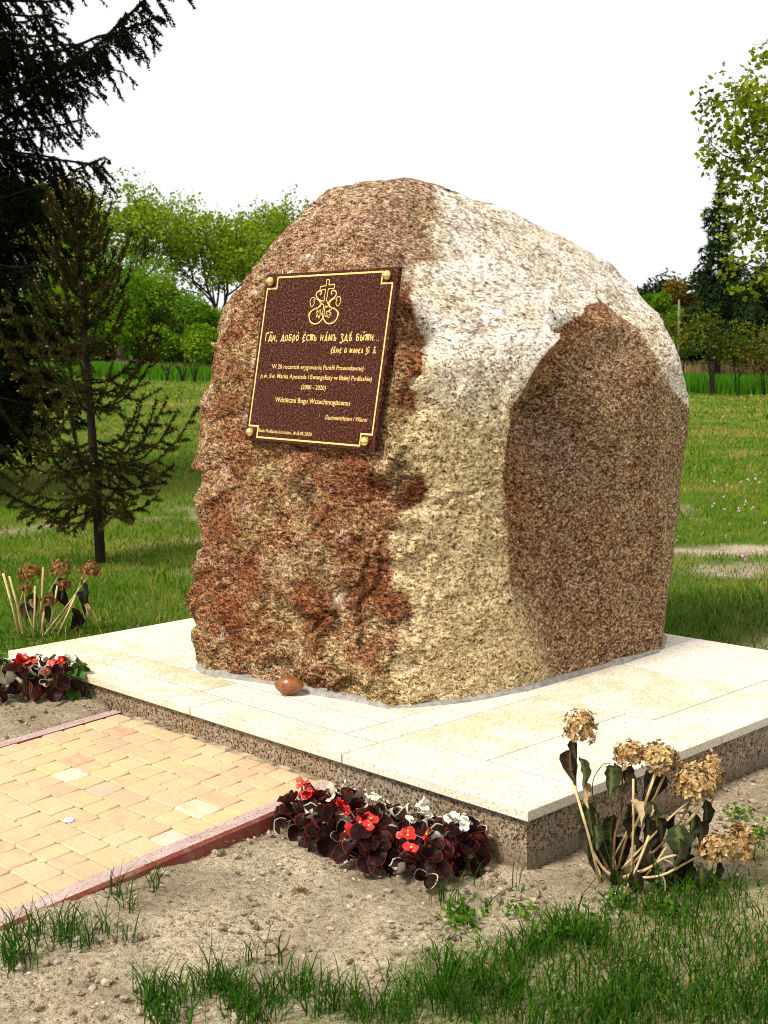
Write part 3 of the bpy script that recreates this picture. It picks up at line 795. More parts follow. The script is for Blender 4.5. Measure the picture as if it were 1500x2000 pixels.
for sx in (-1, 1):
    for sy in (-1, 1):
        link('stud', me_stud, plaque, (sx*0.322, sy*0.291, 0.010))
# emblem: outlined cross between two vine scrolls
ex = lambda px, py: ((px - (746 - 24*(py-195)/290))*0.00068 + 0.003, 0.2885 - (py-195)*0.000455)
mb = MB()
cross = [(735,195),(757,196),(755,238),(802,236),(799,268),(752,270),(742,362),(760,402),(748,420),(733,408),(727,487),(715,487),(721,398),(700,384),(698,362),(722,368),(730,272),(684,281),(686,249),(733,242)]
ribbon(mb, [ex(*p) for p in cross], 0.0030, True)
sc1 = [(785,316),(777,300),(790,284),(811,291),(818,316),(799,346),(771,365),(759,392),(774,418),(808,431),(833,455),(838,490),(820,531),(785,551),(750,545),(727,516),(716,486)]
sc2 = [(799,346),(780,366),(771,390),(782,408),(812,420),(843,447),(849,490)]
heart = [(817,352),(834,336),(850,340),(857,364),(848,396),(832,412),(818,384),(826,366)]
for sgn in (1, -1):
    def mp(p):
        x, y = ex(*p); return (0.003 + sgn * (x - 0.003), y)
    ribbon(mb, crv([mp(p) for p in sc1]), 0.0046)
    ribbon(mb, crv([mp((p[0]+9, p[1]+3)) for p in sc1[5:12]]), 0.0022)
    ribbon(mb, crv([mp(p) for p in heart], 5, True), 0.0026, True)
    fx, fy = ex(762, 472)
    fx = 0.003 + sgn * (fx - 0.003)
    ribbon(mb, [(fx + (0.0115 + 0.0045*math.cos(5*q))*math.cos(q), fy + (0.0115 + 0.0045*math.cos(5*q))*math.sin(q)) for q in [i*2*math.pi/40 for i in range(40)]], 0.0024, True)
    ribbon(mb, crv([mp((790,428)), mp((778,446)), mp((768,456))]), 0.0022)
link('emblem', mb.mesh('emblem', gold), plaque)

# church lettering, drawn as pen strokes: x, y in letter heights
GL = {
 'Г': (.55, [[(.08,0),(.12,1.0)],[(.0,.92),(.25,.98),(.5,1.02),(.52,.84)],[(.02,.0),(.2,.02)]]),
 'д': (.62, [[(.02,-.16),(.06,.04),(.56,.02),(.6,-.18)],[(.1,.04),(.32,.72),(.5,.04)]]),
 'и': (.58, [[(.08,0),(.08,.68)],[(.44,0),(.44,.68)],[(.08,.26),(.44,.44)],[(0,.66),(.14,.7)],[(.4,0),(.54,.04)]]),
 ',': (.3, [[(.1,.1),(.14,.0),(.06,-.14)]]),
 'о': (.56, [[(.26,.7),(.08,.5),(.08,.2),(.26,0),(.44,.2),(.44,.5),(.26,.7)]]),
 'б': (.56, [[(.46,.72),(.1,.7),(.1,.02)],[(.1,.4),(.36,.4),(.44,.2),(.34,.02),(.06,.02)]]),
 'р': (.54, [[(.12,.66),(.1,-.3)],[(.12,.56),(.32,.7),(.46,.4),(.32,.06),(.12,.12)]]),
 'є': (.60, [[(.52,.62),(.34,.74),(.12,.5),(.1,.2),(.3,-.06),(.54,.06)],[(.1,.36),(.4,.38)],[(.3,-.06),(.1,-.26)]]),
 'с': (.46, [[(.4,.62),(.26,.7),(.08,.5),(.08,.2),(.24,0),(.42,.1)]]),
 'т': (.66, [[(.0,.56),(.06,.7),(.58,.68),(.62,.54)],[(.12,.68),(.12,.02)],[(.32,.68),(.32,0)],[(.52,.68),(.52,.02)]]),
 'ь': (.5, [[(.1,.7),(.1,.02)],[(.1,.38),(.34,.36),(.4,.18),(.3,.02),(.06,.02)]]),
 'н': (.58, [[(.08,0),(.08,.68)],[(.44,0),(.44,.68)],[(.08,.42),(.44,.24)],[(0,.66),(.14,.7)]]),
 'а': (.58, [[(.04,0),(.2,.06),(.3,.7),(.46,.02),(.56,.04)],[(.14,.26),(.42,.26)]]),
 'м': (.72, [[(.04,0),(.14,.68),(.34,.1),(.54,.7),(.62,.02)],[(0,0),(.12,.02)],[(.56,.02),(.7,.04)]]),
 'ъ': (.56, [[(.02,.6),(.06,.7),(.2,.7)],[(.18,.7),(.18,.02)],[(.18,.38),(.4,.36),(.48,.18),(.38,.02),(.12,.02)]]),
 'з': (.56, [[(.06,.66),(.24,.78),(.44,.62),(.22,.38),(.46,.14),(.40,-.18),(.16,-.30),(.02,-.16)]]),
 'ѣ': (.6, [[(.2,.9),(.2,.02)],[(.02,.62),(.44,.66)],[(.2,.36),(.42,.34),(.5,.18),(.4,.02),(.14,.02)]]),
 'ы': (.74, [[(.1,.7),(.1,.02)],[(.1,.38),(.32,.36),(.38,.18),(.28,.02),(.06,.02)],[(.58,.68),(.58,.02)]]),
 '.': (.2, [[(.05,.02),(.11,.02)]]),
 'в': (.5, [[(.1,.7),(.1,.0),(.34,.04),(.42,.18),(.3,.36),(.1,.38)],[(.3,.36),(.38,.54),(.26,.7),(.06,.7)]]),
 'л': (.56, [[(.02,0),(.16,.06),(.3,.7),(.46,.02),(.54,.04)]]),
 'і': (.26, [[(.12,.68),(.12,0)]]),
 'ѿ': (.8, [[(.1,.6),(.04,.3),(.16,.0),(.34,.2),(.5,.0),(.66,.3),(.58,.6)],[(.16,.8),(.54,.8)],[(.35,.8),(.35,.58)]]),
 'ѳ': (.6, [[(.26,.7),(.08,.5),(.08,.2),(.26,0),(.44,.2),(.44,.5),(.26,.7)],[(-.02,.36),(.54,.36)]]),
 ' ': (.42, []),
}
MK = {'~': [[(.0,1.0),(.14,1.1),(.3,1.0),(.42,1.12)]], '`': [[(.16,1.08),(.30,.9)]], "'": [[(.18,.9),(.32,1.08)]], '^': [[(.08,.92),(.2,1.08),(.34,.92)]]}
def strokes(s, x0, x1, y, h, wd):
    adv, items = 0, []
    for ch in s:
        if ch in MK: items.append((MK[ch], max(0, adv - .56))); continue
        wch, st = GL[ch]; items.append((st, adv)); adv += wch + .10
    k = (x1 - x0) / adv
    mb = MB()
    for st, a_ in items:
        for pl in st:
            pts = [(x0 + (a_ + p[0]) * k, y + p[1] * h) for p in pl]
            ribbon(mb, crv(pts, 4) if len(pts) > 2 else pts, wd)
    return mb.mesh('inscription', gold)
def letters(me): return tag(link('inscription', me, plaque), kind='stuff')
letters(strokes("Гд~и, добро` є'сть на'мъ здѣ' бы'ти...", -0.318, 0.320, 0.0640, 0.0300, 0.0039))
letters(strokes("є'в~ліе ѿ маѳеа зі~. д~.".replace('е', 'є'), 0.070, 0.314, 0.021, 0.0185, 0.0029))
def text_line(s, x0, x1, y, cap, shear=0.0, bold=0.006):
    cu = bpy.data.curves.new('inscription', 'FONT'); cu.body = s; cu.size = 1.0; cu.offset = bold; cu.shear = shear; cu.resolution_u = 2
    cu.fill_mode = 'FRONT'
    o = bpy.data.objects.new('inscription', cu); COL.objects.link(o)
    me = bpy.data.meshes.new_from_object(o.evaluated_get(bpy.context.evaluated_depsgraph_get()))
    bpy.data.objects.remove(o); bpy.data.curves.remove(cu)
    co = np.empty(len(me.vertices) * 3); me.vertices.foreach_get('co', co); co = co.reshape(-1, 3)
    kx = (x1 - x0) / (co[:, 0].max() - co[:, 0].min()); ky = cap / 0.70
    co[:, 0] = x0 + (co[:, 0] - co[:, 0].min()) * kx; co[:, 1] = y + co[:, 1] * ky; co[:, 2] = 0.0009
    me.vertices.foreach_set('co', co.astype(np.float32).ravel()); me.materials.clear(); me.materials.append(gold); me.name = 'inscription'; me.update()
    letters(me)
text_line('W 20 rocznicę erygowania Parafii Prawosławnej', -0.254, 0.256, -0.0425, 0.0165)
text_line('p.w. św. Marka Apostoła i Ewangelisty w Białej Podlaskiej', -0.314, 0.305, -0.0785, 0.0165)
text_line('(2000 - 2020)', -0.067, 0.070, -0.1165, 0.0165)
text_line('Wdzięczni Bogu Wszechmogącemu', -0.209, 0.209, -0.1685, 0.0190)
text_line('Duchowieństwo i Wierni', 0.089, 0.311, -0.2225, 0.0160, 0.3)
text_line('Biała Podlaska-Lotnisko, dn.8.05.2020', -0.283, 0.027, -0.2865, 0.0125)

# ------------------------------------------------------------------ egg shaped stone at the foot of the boulder
bm = bmesh.new(); bmesh.ops.create_uvsphere(bm, u_segments=40, v_segments=24, radius=1)
for v in bm.verts:
    x_, y_, z_ = v.co
    tp = 1 - 0.10 * x_**4 * abs(x_)
    r_ = max(0.0, 1 - x_*x_)**0.5
    k = (max(0.0, 1 - abs(x_)**1.75))**0.62 / r_ if r_ > 1e-4 else 0
    v.co = (x_*0.0565 + 0.002*z_, y_*k*0.036, z_*k*0.0365)
me = bpy.data.meshes.new('egg_stone'); bm.to_mesh(me); bm.free()
me.polygons.foreach_set('use_smooth', [True]*len(me.polygons))
mt, nt, b = new_mat('amber_glaze')
o = coords(nt)
c = ramp(nt, noise_t(nt, o, 30, 3), [(0.35, (0.15, 0.042, 0.006)), (0.65, (0.25, 0.085, 0.012))])
L(nt, c, b.inputs['Base Color']); b.inputs['Roughness'].default_value = 0.32; b.inputs['Coat Weight'].default_value = 0.25; b.inputs['Coat Roughness'].default_value = 0.3
me.materials.append(mt)
tag(link('egg_stone', me, None, (0.350, 1.425, 0.2215), (0.0, 0.04, math.radians(-58))), 'smooth amber brown egg shaped stone lying against the foot of the boulder', 'stone')
# white disc on the setts
mb = MB()
n_ = 18
vs = [(0.016*math.cos(2*math.pi*k/n_), 0.016*math.sin(2*math.pi*k/n_), 0) for k in range(n_)] + [(0.014*math.cos(2*math.pi*k/n_), 0.014*math.sin(2*math.pi*k/n_), 0.005) for k in range(n_)]
mb.add(vs, [tuple(range(n_, 2*n_))] + [(k, (k+1) % n_, n_+(k+1) % n_, n_+k) for k in range(n_)])
tag(link('bottle_cap', mb.mesh('bottle_cap', plain('white_plastic', (0.82, 0.81, 0.78), 0.5)), None, (-0.755, 1.110, PZ + 0.0008)), 'small round white disc lying on the yellow setts', 'cap')
# ------------------------------------------------------------------ foliage helpers
def leaf_cards(C, size, rg, asp=0.55, up=0.3, fold=0.0):
    """C (n,3) centres; rhombic leaves of two triangles with a fold along the rib"""
    n = len(C)
    d = rg.normal(size=(n, 3)); d[:, 2] = d[:, 2] * 0.7 - up; d /= np.linalg.norm(d, axis=1)[:, None]
    q = rg.normal(size=(n, 3)); s = np.cross(d, q); s /= np.linalg.norm(s, axis=1)[:, None]
    nn = np.cross(d, s)
    L_ = (size * rg.uniform(0.6, 1.35, n))[:, None]; W = L_ * asp * 0.5
    V = np.stack([C, C + d*L_*.45 + s*W + nn*W*fold, C + d*L_, C + d*L_*.45 - s*W + nn*W*fold], 1).reshape(-1, 3)
    b = np.arange(n)[:, None] * 4
    F = np.concatenate([b + [0, 1, 2], b + [0, 2, 3]], 1).reshape(-1, 3)
    return V, F
def tri_mesh(name, parts, mat, tints=None):
    V = np.concatenate([p[0] for p in parts]); off = 0; Fs = []
    for p in parts:
        Fs.append(p[1] + off); off += len(p[0])
    at = None
    if tints is not None: at = {'tint': np.concatenate(tints)}
    return mesh_np(name, V, np.concatenate(Fs), mat, False, at)

class Skel:
    def __init__(s, rnd): s.r = rnd; s.mb = MB(); s.tips = []
    def grow(s, p, d, ln, rad, lvl, nch=3, spread=0.6, upb=0.15, sides=5):
        r = s.r
        side = Vector((r.uniform(-1,1), r.uniform(-1,1), r.uniform(-1,1)))
        mid = p + d*ln*.5 + side*ln*.06; end = p + d*ln + side*ln*.05
        s.mb.tube([p, mid, end], [rad, rad*.85, rad*.68], sides, False)
        if lvl <= 1: s.tips += [mid, end]
        if lvl == 0: return
        a0 = r.uniform(0, 6.28)
        o1 = d.orthogonal().normalized(); o2 = d.cross(o1)
        for k in range(nch):
            a = a0 + 2*math.pi*k/nch + r.uniform(-.4,.4)
            sp = spread * r.uniform(.6, 1.25)
            nd = (d + (o1*math.cos(a) + o2*math.sin(a))*sp + Vector((0,0,upb))).normalized()
            st = p + (end-p)*(1.0 if k == 0 else r.uniform(.55, 1.0))
            s.grow(st, nd, ln*r.uniform(.62,.85), rad*.62, lvl-1, nch, spread, upb, max(3, sides-1))

bark = plain('bark', (0.055, 0.040, 0.028), 0.9, 0.35, 8, spec=0.1)
dark_bark = plain('dark_bark', (0.022, 0.015, 0.010), 0.9, 0.35, 12, spec=0.1)
def decid(name, label, cat, group, base, h, lean, seed, leafmat, nleaf, lsize, first=0.3, levels=4, nch=3, spread=0.62, sig=0.5, upb=.15, trunk_r=None, barkmat=None, asp=.6):
    rnd = random.Random(seed); rg = np.random.RandomState(seed)
    z0 = float(ground_z(base[0], base[1])) - 0.05
    t = empty(name, (base[0], base[1], z0)); tag(t, label, cat, group)
    sk = Skel(rnd)
    tr = trunk_r or h * 0.018
    d = Vector((lean[0], lean[1], 1)).normalized()
    top = d * h * first
    sk.mb.tube([(0,0,-.2), top*.5 + Vector((rnd.uniform(-.03,.03)*h, 0, 0)), top], [tr*1.25, tr, tr*.85], 7, False)
    for k in range(nch + 1):
        a = 2*math.pi*k/(nch+1) + rnd.uniform(-.4,.4)
        nd = (d + Vector((math.cos(a), math.sin(a), 0))*spread*rnd.uniform(.5,1.1)).normalized()
        sk.grow(top*rnd.uniform(.75,1), nd, h*(1-first)*rnd.uniform(.30,.40), tr*.6, levels-1, nch, spread, upb, 5)
    T = np.array([list(q) for q in sk.tips])
    k = h / max(T[:, 2].max(), 1e-3)
    k = min(k, 1.3)
    for i_, v in enumerate(sk.mb.v): sk.mb.v[i_] = (v[0]*k, v[1]*k, v[2]*k)
    T *= k
    link('trunk', sk.mb.mesh('trunk', barkmat or bark), t)
    pick = rg.randint(0, len(T), nleaf)
    C = T[pick] + rg.normal(size=(nleaf, 3)) * sig
    V, F = leaf_cards(C, lsize, rg, asp)
    ct = rg.uniform(0, 1, len(T))
    tint = np.clip(ct[pick] * .6 + rg.uniform(0, .4, nleaf), 0, 1)
    link('crown', mesh_np('crown', V, F, leafmat, False, {'tint': np.repeat(tint, 4)}), t)
    return t
def bush(name, label, cat, group, base, rx, h, seed, leafmat, nleaf, lsize, stems=5, z_lo=0.15, lobes=14, bark_h=None, asp=.55, up=-.2):
    """dense shrub: leaf tufts on many uneven lobes, stems below"""
    rnd = random.Random(seed); rg = np.random.RandomState(seed)
    z0 = float(ground_z(base[0], base[1])) - 0.03
    t = empty(name, (base[0], base[1], z0)); tag(t, label, cat, group)
    mb = MB(); Cs = []; Ts = []
    for k in range(lobes):
        a = rnd.uniform(0, 6.28); rr = rx * math.sqrt(rnd.random()) * .85
        zt = z_lo*h + (h - z_lo*h) * (1 - (rr/rx)**2*.6) * rnd.uniform(.25, .92)
        lr = rx * rnd.uniform(.28, .46)
        c = np.array([rr*math.cos(a), rr*math.sin(a), zt])
        n = nleaf // lobes
        v = rg.normal(size=(n, 3)); v /= np.linalg.norm(v, axis=1)[:, None]
        v *= (lr * rg.uniform(.45, 1.08, n)**.6)[:, None]; v[:, 2] *= .95
        Cs.append(c + v); Ts.append(np.clip(rnd.uniform(0, .6) + rg.uniform(0, .4, n), 0, 1))
    for k in range(stems):
        a = rnd.uniform(0, 6.28); x0 = .12*rx*math.cos(a); y0 = .12*rx*math.sin(a)
        e = Vector((rx*.55*math.cos(a), rx*.55*math.sin(a), h*.75))
        mb.tube([(x0, y0, -.1), (x0*2, y0*2, h*.3), tuple(e)], [h*.012, h*.009, h*.004], 5, False)
        for q in range(3):
            s_ = Vector((x0*2, y0*2, h*.3)).lerp(e, rnd.random()*.8)
            mb.tube([tuple(s_), tuple(s_ + Vector((rnd.uniform(-1,1), rnd.uniform(-1,1), .7))*rx*.35)], [h*.006, h*.003], 4, False)
    link('stems', mb.mesh('stems', dark_bark), t)
    C = np.concatenate(Cs); C[:, 2] = np.maximum(C[:, 2], z_lo*h*rg.uniform(.8, 1.2, len(C)))
    V, F = leaf_cards(C, lsize, rg, asp, up)
    link('crown', mesh_np('crown', V, F, leafmat, False, {'tint': np.repeat(np.concatenate(Ts), 4)}), t)
    return t
def W(s, u):                                     # level distance ahead of the camera, distance to its right
    return (CX + FH[0]*s + RH[0]*u, CY + FH[1]*s + RH[1]*u)

willow_leaf = leafy('willow_leaf', (0.075, 0.15, 0.006), (0.30, 0.41, 0.018), 0.45, .8, .05)
bush_leaf = leafy('bush_leaf', (0.022, 0.085, 0.004), (0.20, 0.33, 0.012), 0.35, .8, .05)
young_leaf = leafy('young_leaf', (0.040, 0.085, 0.003), (0.27, 0.31, 0.014), 0.4, .8, .05)
shrub_leaf = leafy('shrub_leaf', (0.018, 0.035, 0.003), (0.16, 0.19, 0.014), 0.4, .8, .05)
pine_leaf = leafy('pine_needle', (0.006, 0.014, 0.005), (0.030, 0.048, 0.010), 0.0, .9, .03)
rust_leaf = leafy('rust_leaf', (0.035, 0.020, 0.004), (0.17, 0.11, 0.012), 0.2, .8, .05)
copper_leaf = leafy('copper_leaf', (0.05, 0.014, 0.005), (0.15, 0.05, 0.02), 0.2)
spruce_far = leafy('far_spruce_needle', (0.008, 0.020, 0.008), (0.028, 0.055, 0.016), 0.0, .9, .03)

# left background
decid('willow_tree', 'broad pale green willow with open crown rising just left of the boulder top', 'tree', 'pale green trees beyond the lawn', W(64, -8.0), 8.4, (0, 0), 101, willow_leaf, 8500, .20, .30, 5, 3, .72, .20)
decid('willow_tree', 'pale green tree half hidden by the left shoulder of the boulder', 'tree', 'pale green trees beyond the lawn', W(70, -5.0), 9.1, (0, 0), 102, willow_leaf, 10000, .20, .30, 5, 3, .62, .20)
decid('willow_tree', 'pale green tree rising behind the young spruce top', 'tree', 'pale green trees beyond the lawn', W(62, -12.8), 8.7, (0, 0), 103, willow_leaf, 11500, .19, .22, 5, 3, .6, .22)
decid('willow_tree', 'pale green tree mostly covered by the big dark spruce', 'tree', 'pale green trees beyond the lawn', W(66, -17.5), 9.0, (0, 0), 104, willow_leaf, 12000, .26, .3, 4, 3, .6, .45)
for i, (px_, s_, rx, h_, lab) in enumerate(((215, 54, 2.3, 5.6, 'tall dense green bush directly behind the young spruce'), (300, 52, 2.4, 4.5, 'widest dense green bush between the young spruce and the boulder'),
                                     (385, 50, 1.6, 2.9, 'lower rounded green bush touching the left edge of the boulder'), (450, 56, 1.5, 2.6, 'yellow green bush partly behind the left edge of the boulder'), (110, 55, 2.4, 4.6, 'dense green bush in the shade of the big spruce'))):
    bush('bush', lab, 'bush', 'dense bushes along the left edge of the lawn', W(s_, (px_-750)/2481.5*s_), rx, h_, 200+i, bush_leaf, 24000, .13, 6, .18, 26)
for i, (px_, s_) in enumerate(((333, 44), (361, 44.5), (386, 44))):
    t = empty('bare_shrub', (*W(s_, (px_-750)/2481.5*s_), 0)); t.location.z = float(ground_z(t.location.x, t.location.y)) - .02
    tag(t, ('leftmost', 'middle', 'rightmost')[i] + ' of three small bare shrubs in front of the green bushes', 'shrub', 'small bare shrubs')
    rb = random.Random(60+i); mb = MB()
    for k in range(6):
        a = rb.uniform(0, 6.28); l = rb.uniform(.1, .3)
        e = (l*math.cos(a), l*math.sin(a), rb.uniform(.5, .8))
        mb.tube([(0, 0, -.05), (e[0]*.4, e[1]*.4, e[2]*.5), e], [.02, .014, .006], 4, False)
        for q in range(3):
            f0 = Vector(e)*rb.uniform(.4, .9); mb.tube([tuple(f0), tuple(f0+Vector((rb.uniform(-.2,.2), rb.uniform(-.2,.2), .2)))], [.01, .005], 3, False)
    link('stems', mb.mesh('stems', dark_bark), t)

# ---- conifers
def needles(P0, P1, per_m, ln, wd, rg, tilt=0.55):
    """needle triangles along segments"""
    d = P1 - P0; Ls = np.linalg.norm(d, axis=1); d = d / np.maximum(Ls, 1e-6)[:, None]
    cnt = np.maximum(1, (Ls * per_m).astype(int)); idx = np.repeat(np.arange(len(P0)), cnt); n = len(idx)
    c = P0[idx] + (P1 - P0)[idx] * rg.rand(n)[:, None]
    q = rg.normal(size=(n, 3)); dd = d[idx]; q -= dd * (q*dd).sum(1)[:, None]; q /= np.linalg.norm(q, axis=1)[:, None]
    v = dd * tilt + q; v /= np.linalg.norm(v, axis=1)[:, None]
    s = np.cross(v, rg.normal(size=(n, 3))); s /= np.linalg.norm(s, axis=1)[:, None]
    l = (ln * rg.uniform(.7, 1.2, n))[:, None]
    V = np.stack([c + s*wd/2, c - s*wd/2, c + v*l], 1).reshape(-1, 3)
    return V, np.arange(n*3).reshape(-1, 3), idx
def conifer_far(name, label, cat, group, base, h, r, seed, mat, layers=22, n_b=9, ln=.5, wd=.12, low=.12, per=14, droop=.25, gap=0.0):
    rnd = random.Random(seed); rg = np.random.RandomState(seed)
    z0 = float(ground_z(base[0], base[1])) - .05
    t = empty(name, (base[0], base[1], z0)); tag(t, label, cat, group)
    mb = MB(); mb.tube([(0,0,-.1), (0,0,h*.5), (0,0,h)], [h*.014, h*.008, h*.001], 6, False)
    A, B = [], []
    for k in range(layers):
        f = k / (layers - 1)
        z = h * (low + (1 - low) * f * .985)
        rl = r * (1 - f)**.85 * rnd.uniform(.65, 1.15) + .05*r
        for q in range(n_b):
            if rnd.random() < gap: continue
            a = rnd.uniform(0, 6.28); l = rl * rnd.uniform(.6, 1.1)
            p0 = Vector((0, 0, z)); pm = Vector((math.cos(a)*l*.6, math.sin(a)*l*.6, z - droop*l*.5)); pe = Vector((math.cos(a)*l, math.sin(a)*l, z - droop*l*.45))
            mb.tube([tuple(p0), tuple(pm), tuple(pe)], [h*.003, h*.002, h*.001], 3, False)
            for s0, s1 in ((p0.lerp(pm, .3), pm), (pm, pe)):
                A.append(s0[:]); B.append(s1[:])
            for m_ in range(4):
                b0 = pm.lerp(pe, rnd.uniform(-.5, .9)); A.append(b0[:]); B.append((b0 + Vector((rnd.uniform(-.3,.3), rnd.uniform(-.3,.3), rnd.uniform(-.5,-.05)))*l*.5)[:])
    V, F, idx = needles(np.array(A), np.array(B), per, ln, wd, rg, .8)
    tint = rg.rand(len(A))[idx] * .6 + rg.rand(len(idx)) * .4
    link('trunk', mb.mesh('trunk', dark_bark), t)
    link('crown', mesh_np('crown', V, F, mat, False, {'tint': np.repeat(tint, 3)}), t)
    return t
conifer_far('spruce_tree', 'tall narrow spruce standing above the dark tree line on the right', 'tree', None, W(56, 14.7), 9.6, 1.75, 301, spruce_far, 24, 8, .32, .08, .22, 40, .30, .15)
conifer_far('small_conifer', 'small dark conifer on the far lawn at the left edge', 'tree', None, W(45, -12.9), 1.6, .75, 302, pine_leaf, 12, 9, .16, .04, .05, 40, .3)
pr = random.Random(77)
plabs = ['dark pine right behind the upper right edge of the boulder', 'dark pine just left of the tall narrow spruce', 'dark pine behind the tall narrow spruce', 'dark pine just right of the tall narrow spruce', 'dark pine second from the right end of the tree line', 'dark pine at the right end of the tree line']
for i, (px_, s_, h_) in enumerate(((1262, 66, 6.6), (1346, 70, 6.6), (1388, 64, 5.9), (1425, 66, 6.6), (1462, 67, 7.0), (1515, 64, 6.7))):
    bush('pine_tree', plabs[i], 'tree', 'dark pines behind the right shrubs', W(s_, (px_-750)/2481.5*s_), 2.6, h_, 310+i, pine_leaf, 15000, .26, 2, .04, 30, asp=.35, up=.1)
bush('oak_tree', 'brownish green tree between the dark pines next to the boulder', 'tree', None, W(63, (1318-750)/2481.5*63), 1.5, 5.8, 330, rust_leaf, 9000, .18, 3, .2, 18)
bush('birch_tree', 'brighter green tree top left of the brownish tree', 'tree', None, W(61.5, (1284-750)/2481.5*61.5), 1.1, 5.2, 331, bush_leaf, 6000, .16, 3, .2, 12)
slabs = ['shrub with a single bare trunk closest to the boulder', 'tallest shrub with four bare stems on the right lawn edge', 'slim pale green shrub right of the one with four stems', 'shrub cut by the right edge of the picture']
for i, (px_, s_, h_, st, r_) in enumerate(((1336, 48, 3.0, 1, .9), (1395, 47, 3.1, 5, 1.1), (1446, 47, 2.9, 2, 1.0), (1499, 48, 2.6, 3, .9))):
    x_, y_ = W(s_, (px_-750)/2481.5*s_); z0 = float(ground_z(x_, y_)) - .03
    t = empty('shrub', (x_, y_, z0)); tag(t, slabs[i], 'shrub', 'leafy shrubs with bare lower stems')
    rb = random.Random(340+i); rg = np.random.RandomState(340+i); mb = MB(); tips = []
    for k in range(st):
        a = rb.uniform(0, 6.28); ox = .25*math.cos(a)*(st > 1); oy = .25*math.sin(a)*(st > 1)
        mb.tube([(ox*.5, oy*.5, -.05), (ox, oy, h_*.4), (ox*1.6, oy*1.6, h_*.85)], [.028, .022, .009], 5, False)
        for q in range(7):
            z_ = h_*rb.uniform(.12, .8); f0 = Vector((ox, oy, z_)); b_ = rb.uniform(0, 6.28); l = r_*rb.uniform(.3, .75)
            e = f0 + Vector((math.cos(b_)*l, math.sin(b_)*l, l*rb.uniform(.5, 1.0)))
            mb.tube([tuple(f0), tuple(f0.lerp(e, .5) + Vector((0,0,-.03))), tuple(e)], [.015, .011, .005], 4, False)
            tips += [e[:], f0.lerp(e, .6)[:]]
    T = np.array(tips); T = np.concatenate([T[T[:, 2] > h_*.42], np.stack([rg.normal(0, r_*.38, 26), rg.normal(0, r_*.38, 26), rg.uniform(.45, .95, 26)*h_], 1)])
    n = 750; pk = rg.randint(0, len(T), n)
    V, F = leaf_cards(T[pk] + rg.normal(size=(n, 3))*.16, .13, rg, .6)
    link('stems', mb.mesh('stems', dark_bark), t)
    link('crown', mesh_np('crown', V, F, shrub_leaf, False, {'tint': np.repeat(np.clip(rg.rand(len(T))[pk]*.7 + rg.rand(n)*.3, 0, 1), 4)}), t)
bush('copper_shrub', 'red brown leaved shrub at the far right edge behind the green shrubs', 'shrub', None, W(55, (1512-750)/2481.5*55), 1.3, 2.6, 350, copper_leaf, 4000, .14, 3, .2, 10)
# street lamp far behind
x_, y_ = W(58, (1325.5-750)/2481.5*58); t = empty('street_lamp', (x_, y_, float(ground_z(x_, y_)))); tag(t, 'pale street lamp post in front of the dark trees on the right', 'street lamp')
mb = MB(); mb.tube([(0,0,-.1),(0,0,2.2),(0,0,3.95)], [.06,.055,.045], 8); link('post', mb.mesh('post', plain('pale_concrete', (.17,.15,.11), .9)), t)
a_ = Vector((RH[0], RH[1], 0))
mb = MB(); mb.tube([(0,0,3.85), tuple(a_*.06+Vector((0,0,4.2))), tuple(a_*.38+Vector((0,0,4.27)))], [.02,.02,.018], 6); link('arm', mb.mesh('arm', dark_bark), t)
mb = MB(); e0 = a_*.34+Vector((0,0,4.24)); mb.tube([tuple(e0), tuple(e0+a_*.12+Vector((0,0,.05))), tuple(e0+a_*.36+Vector((0,0,.10)))], [.03,.07,.05], 8); link('lamp_head', mb.mesh('lamp_head', plain('white_enamel', (.8,.8,.78), .4)), t)
# dry reeds and the far wood
def reeds(name, n, s0, s1, u0, u1, h, seed, mat):
    rg = np.random.RandomState(seed); s = rg.uniform(s0, s1, n); u = rg.uniform(u0, u1, n)
    x, y = W(s, u); z = ground_z(x, y); B = np.stack([x, y, z], 1)
    l = h*rg.uniform(.5, 1.1, n); d = rg.normal(size=(n, 3))*.16; d[:, 2] = 1
    w_ = .035
    r3 = np.array([RH[0], RH[1], 0])
    V = np.stack([B - r3*w_, B + r3*w_, B + d*l[:, None]], 1).reshape(-1, 3)
    return tag(link(name, mesh_np(name, V, np.arange(n*3).reshape(-1, 3), mat, False, {'tint': np.repeat(rg.rand(n), 3)})), kind='stuff')
reed_mat = leafy('dry_reed', (0.14, 0.09, 0.035), (0.36, 0.25, 0.12), 0.2, .9, .03)
reeds('dry_reeds', 2600, 48, 53, -10.5, -5, .6, 5, reed_mat)
reeds('tall_dry_grass', 6000, 56, 62, 11, 22, 1.2, 6, reed_mat)
reeds('meadow_grass', 14000, 49.5, 56, 9, 22, .75, 7, leafy('meadow', (0.030, 0.13, 0.004), (0.085, 0.24, 0.008), 0.3, .8, .05))
reeds('bank_grass', 9000, 45.5, 50, -15, -4, .55, 8, leafy('bank_grass', (0.030, 0.12, 0.004), (0.085, 0.23, 0.008), 0.3, .8, .05))
rg = np.random.RandomState(9); n = 26000
u = rg.uniform(-70, 70, n); s = 118 + rg.uniform(0, 8, n) + .0012*u*u*0; x, y = W(s, u)
hh = 4.0 + 1.3*noise3(np.stack([u*.16, u*0, u*0], 1), 1, 4)*2 + .8*noise3(np.stack([u*.6, u*0, u*0], 1), 1, 5)
V, F = leaf_cards(np.stack([x, y, ground_z(x, y) + rg.rand(n)**.8*hh], 1), 1.0, rg, .6)
tag(link('far_wood', mesh_np('far_wood', V, F, bush_leaf, False, {'tint': np.repeat(rg.rand(n)*.6, 4)})), kind='stuff')

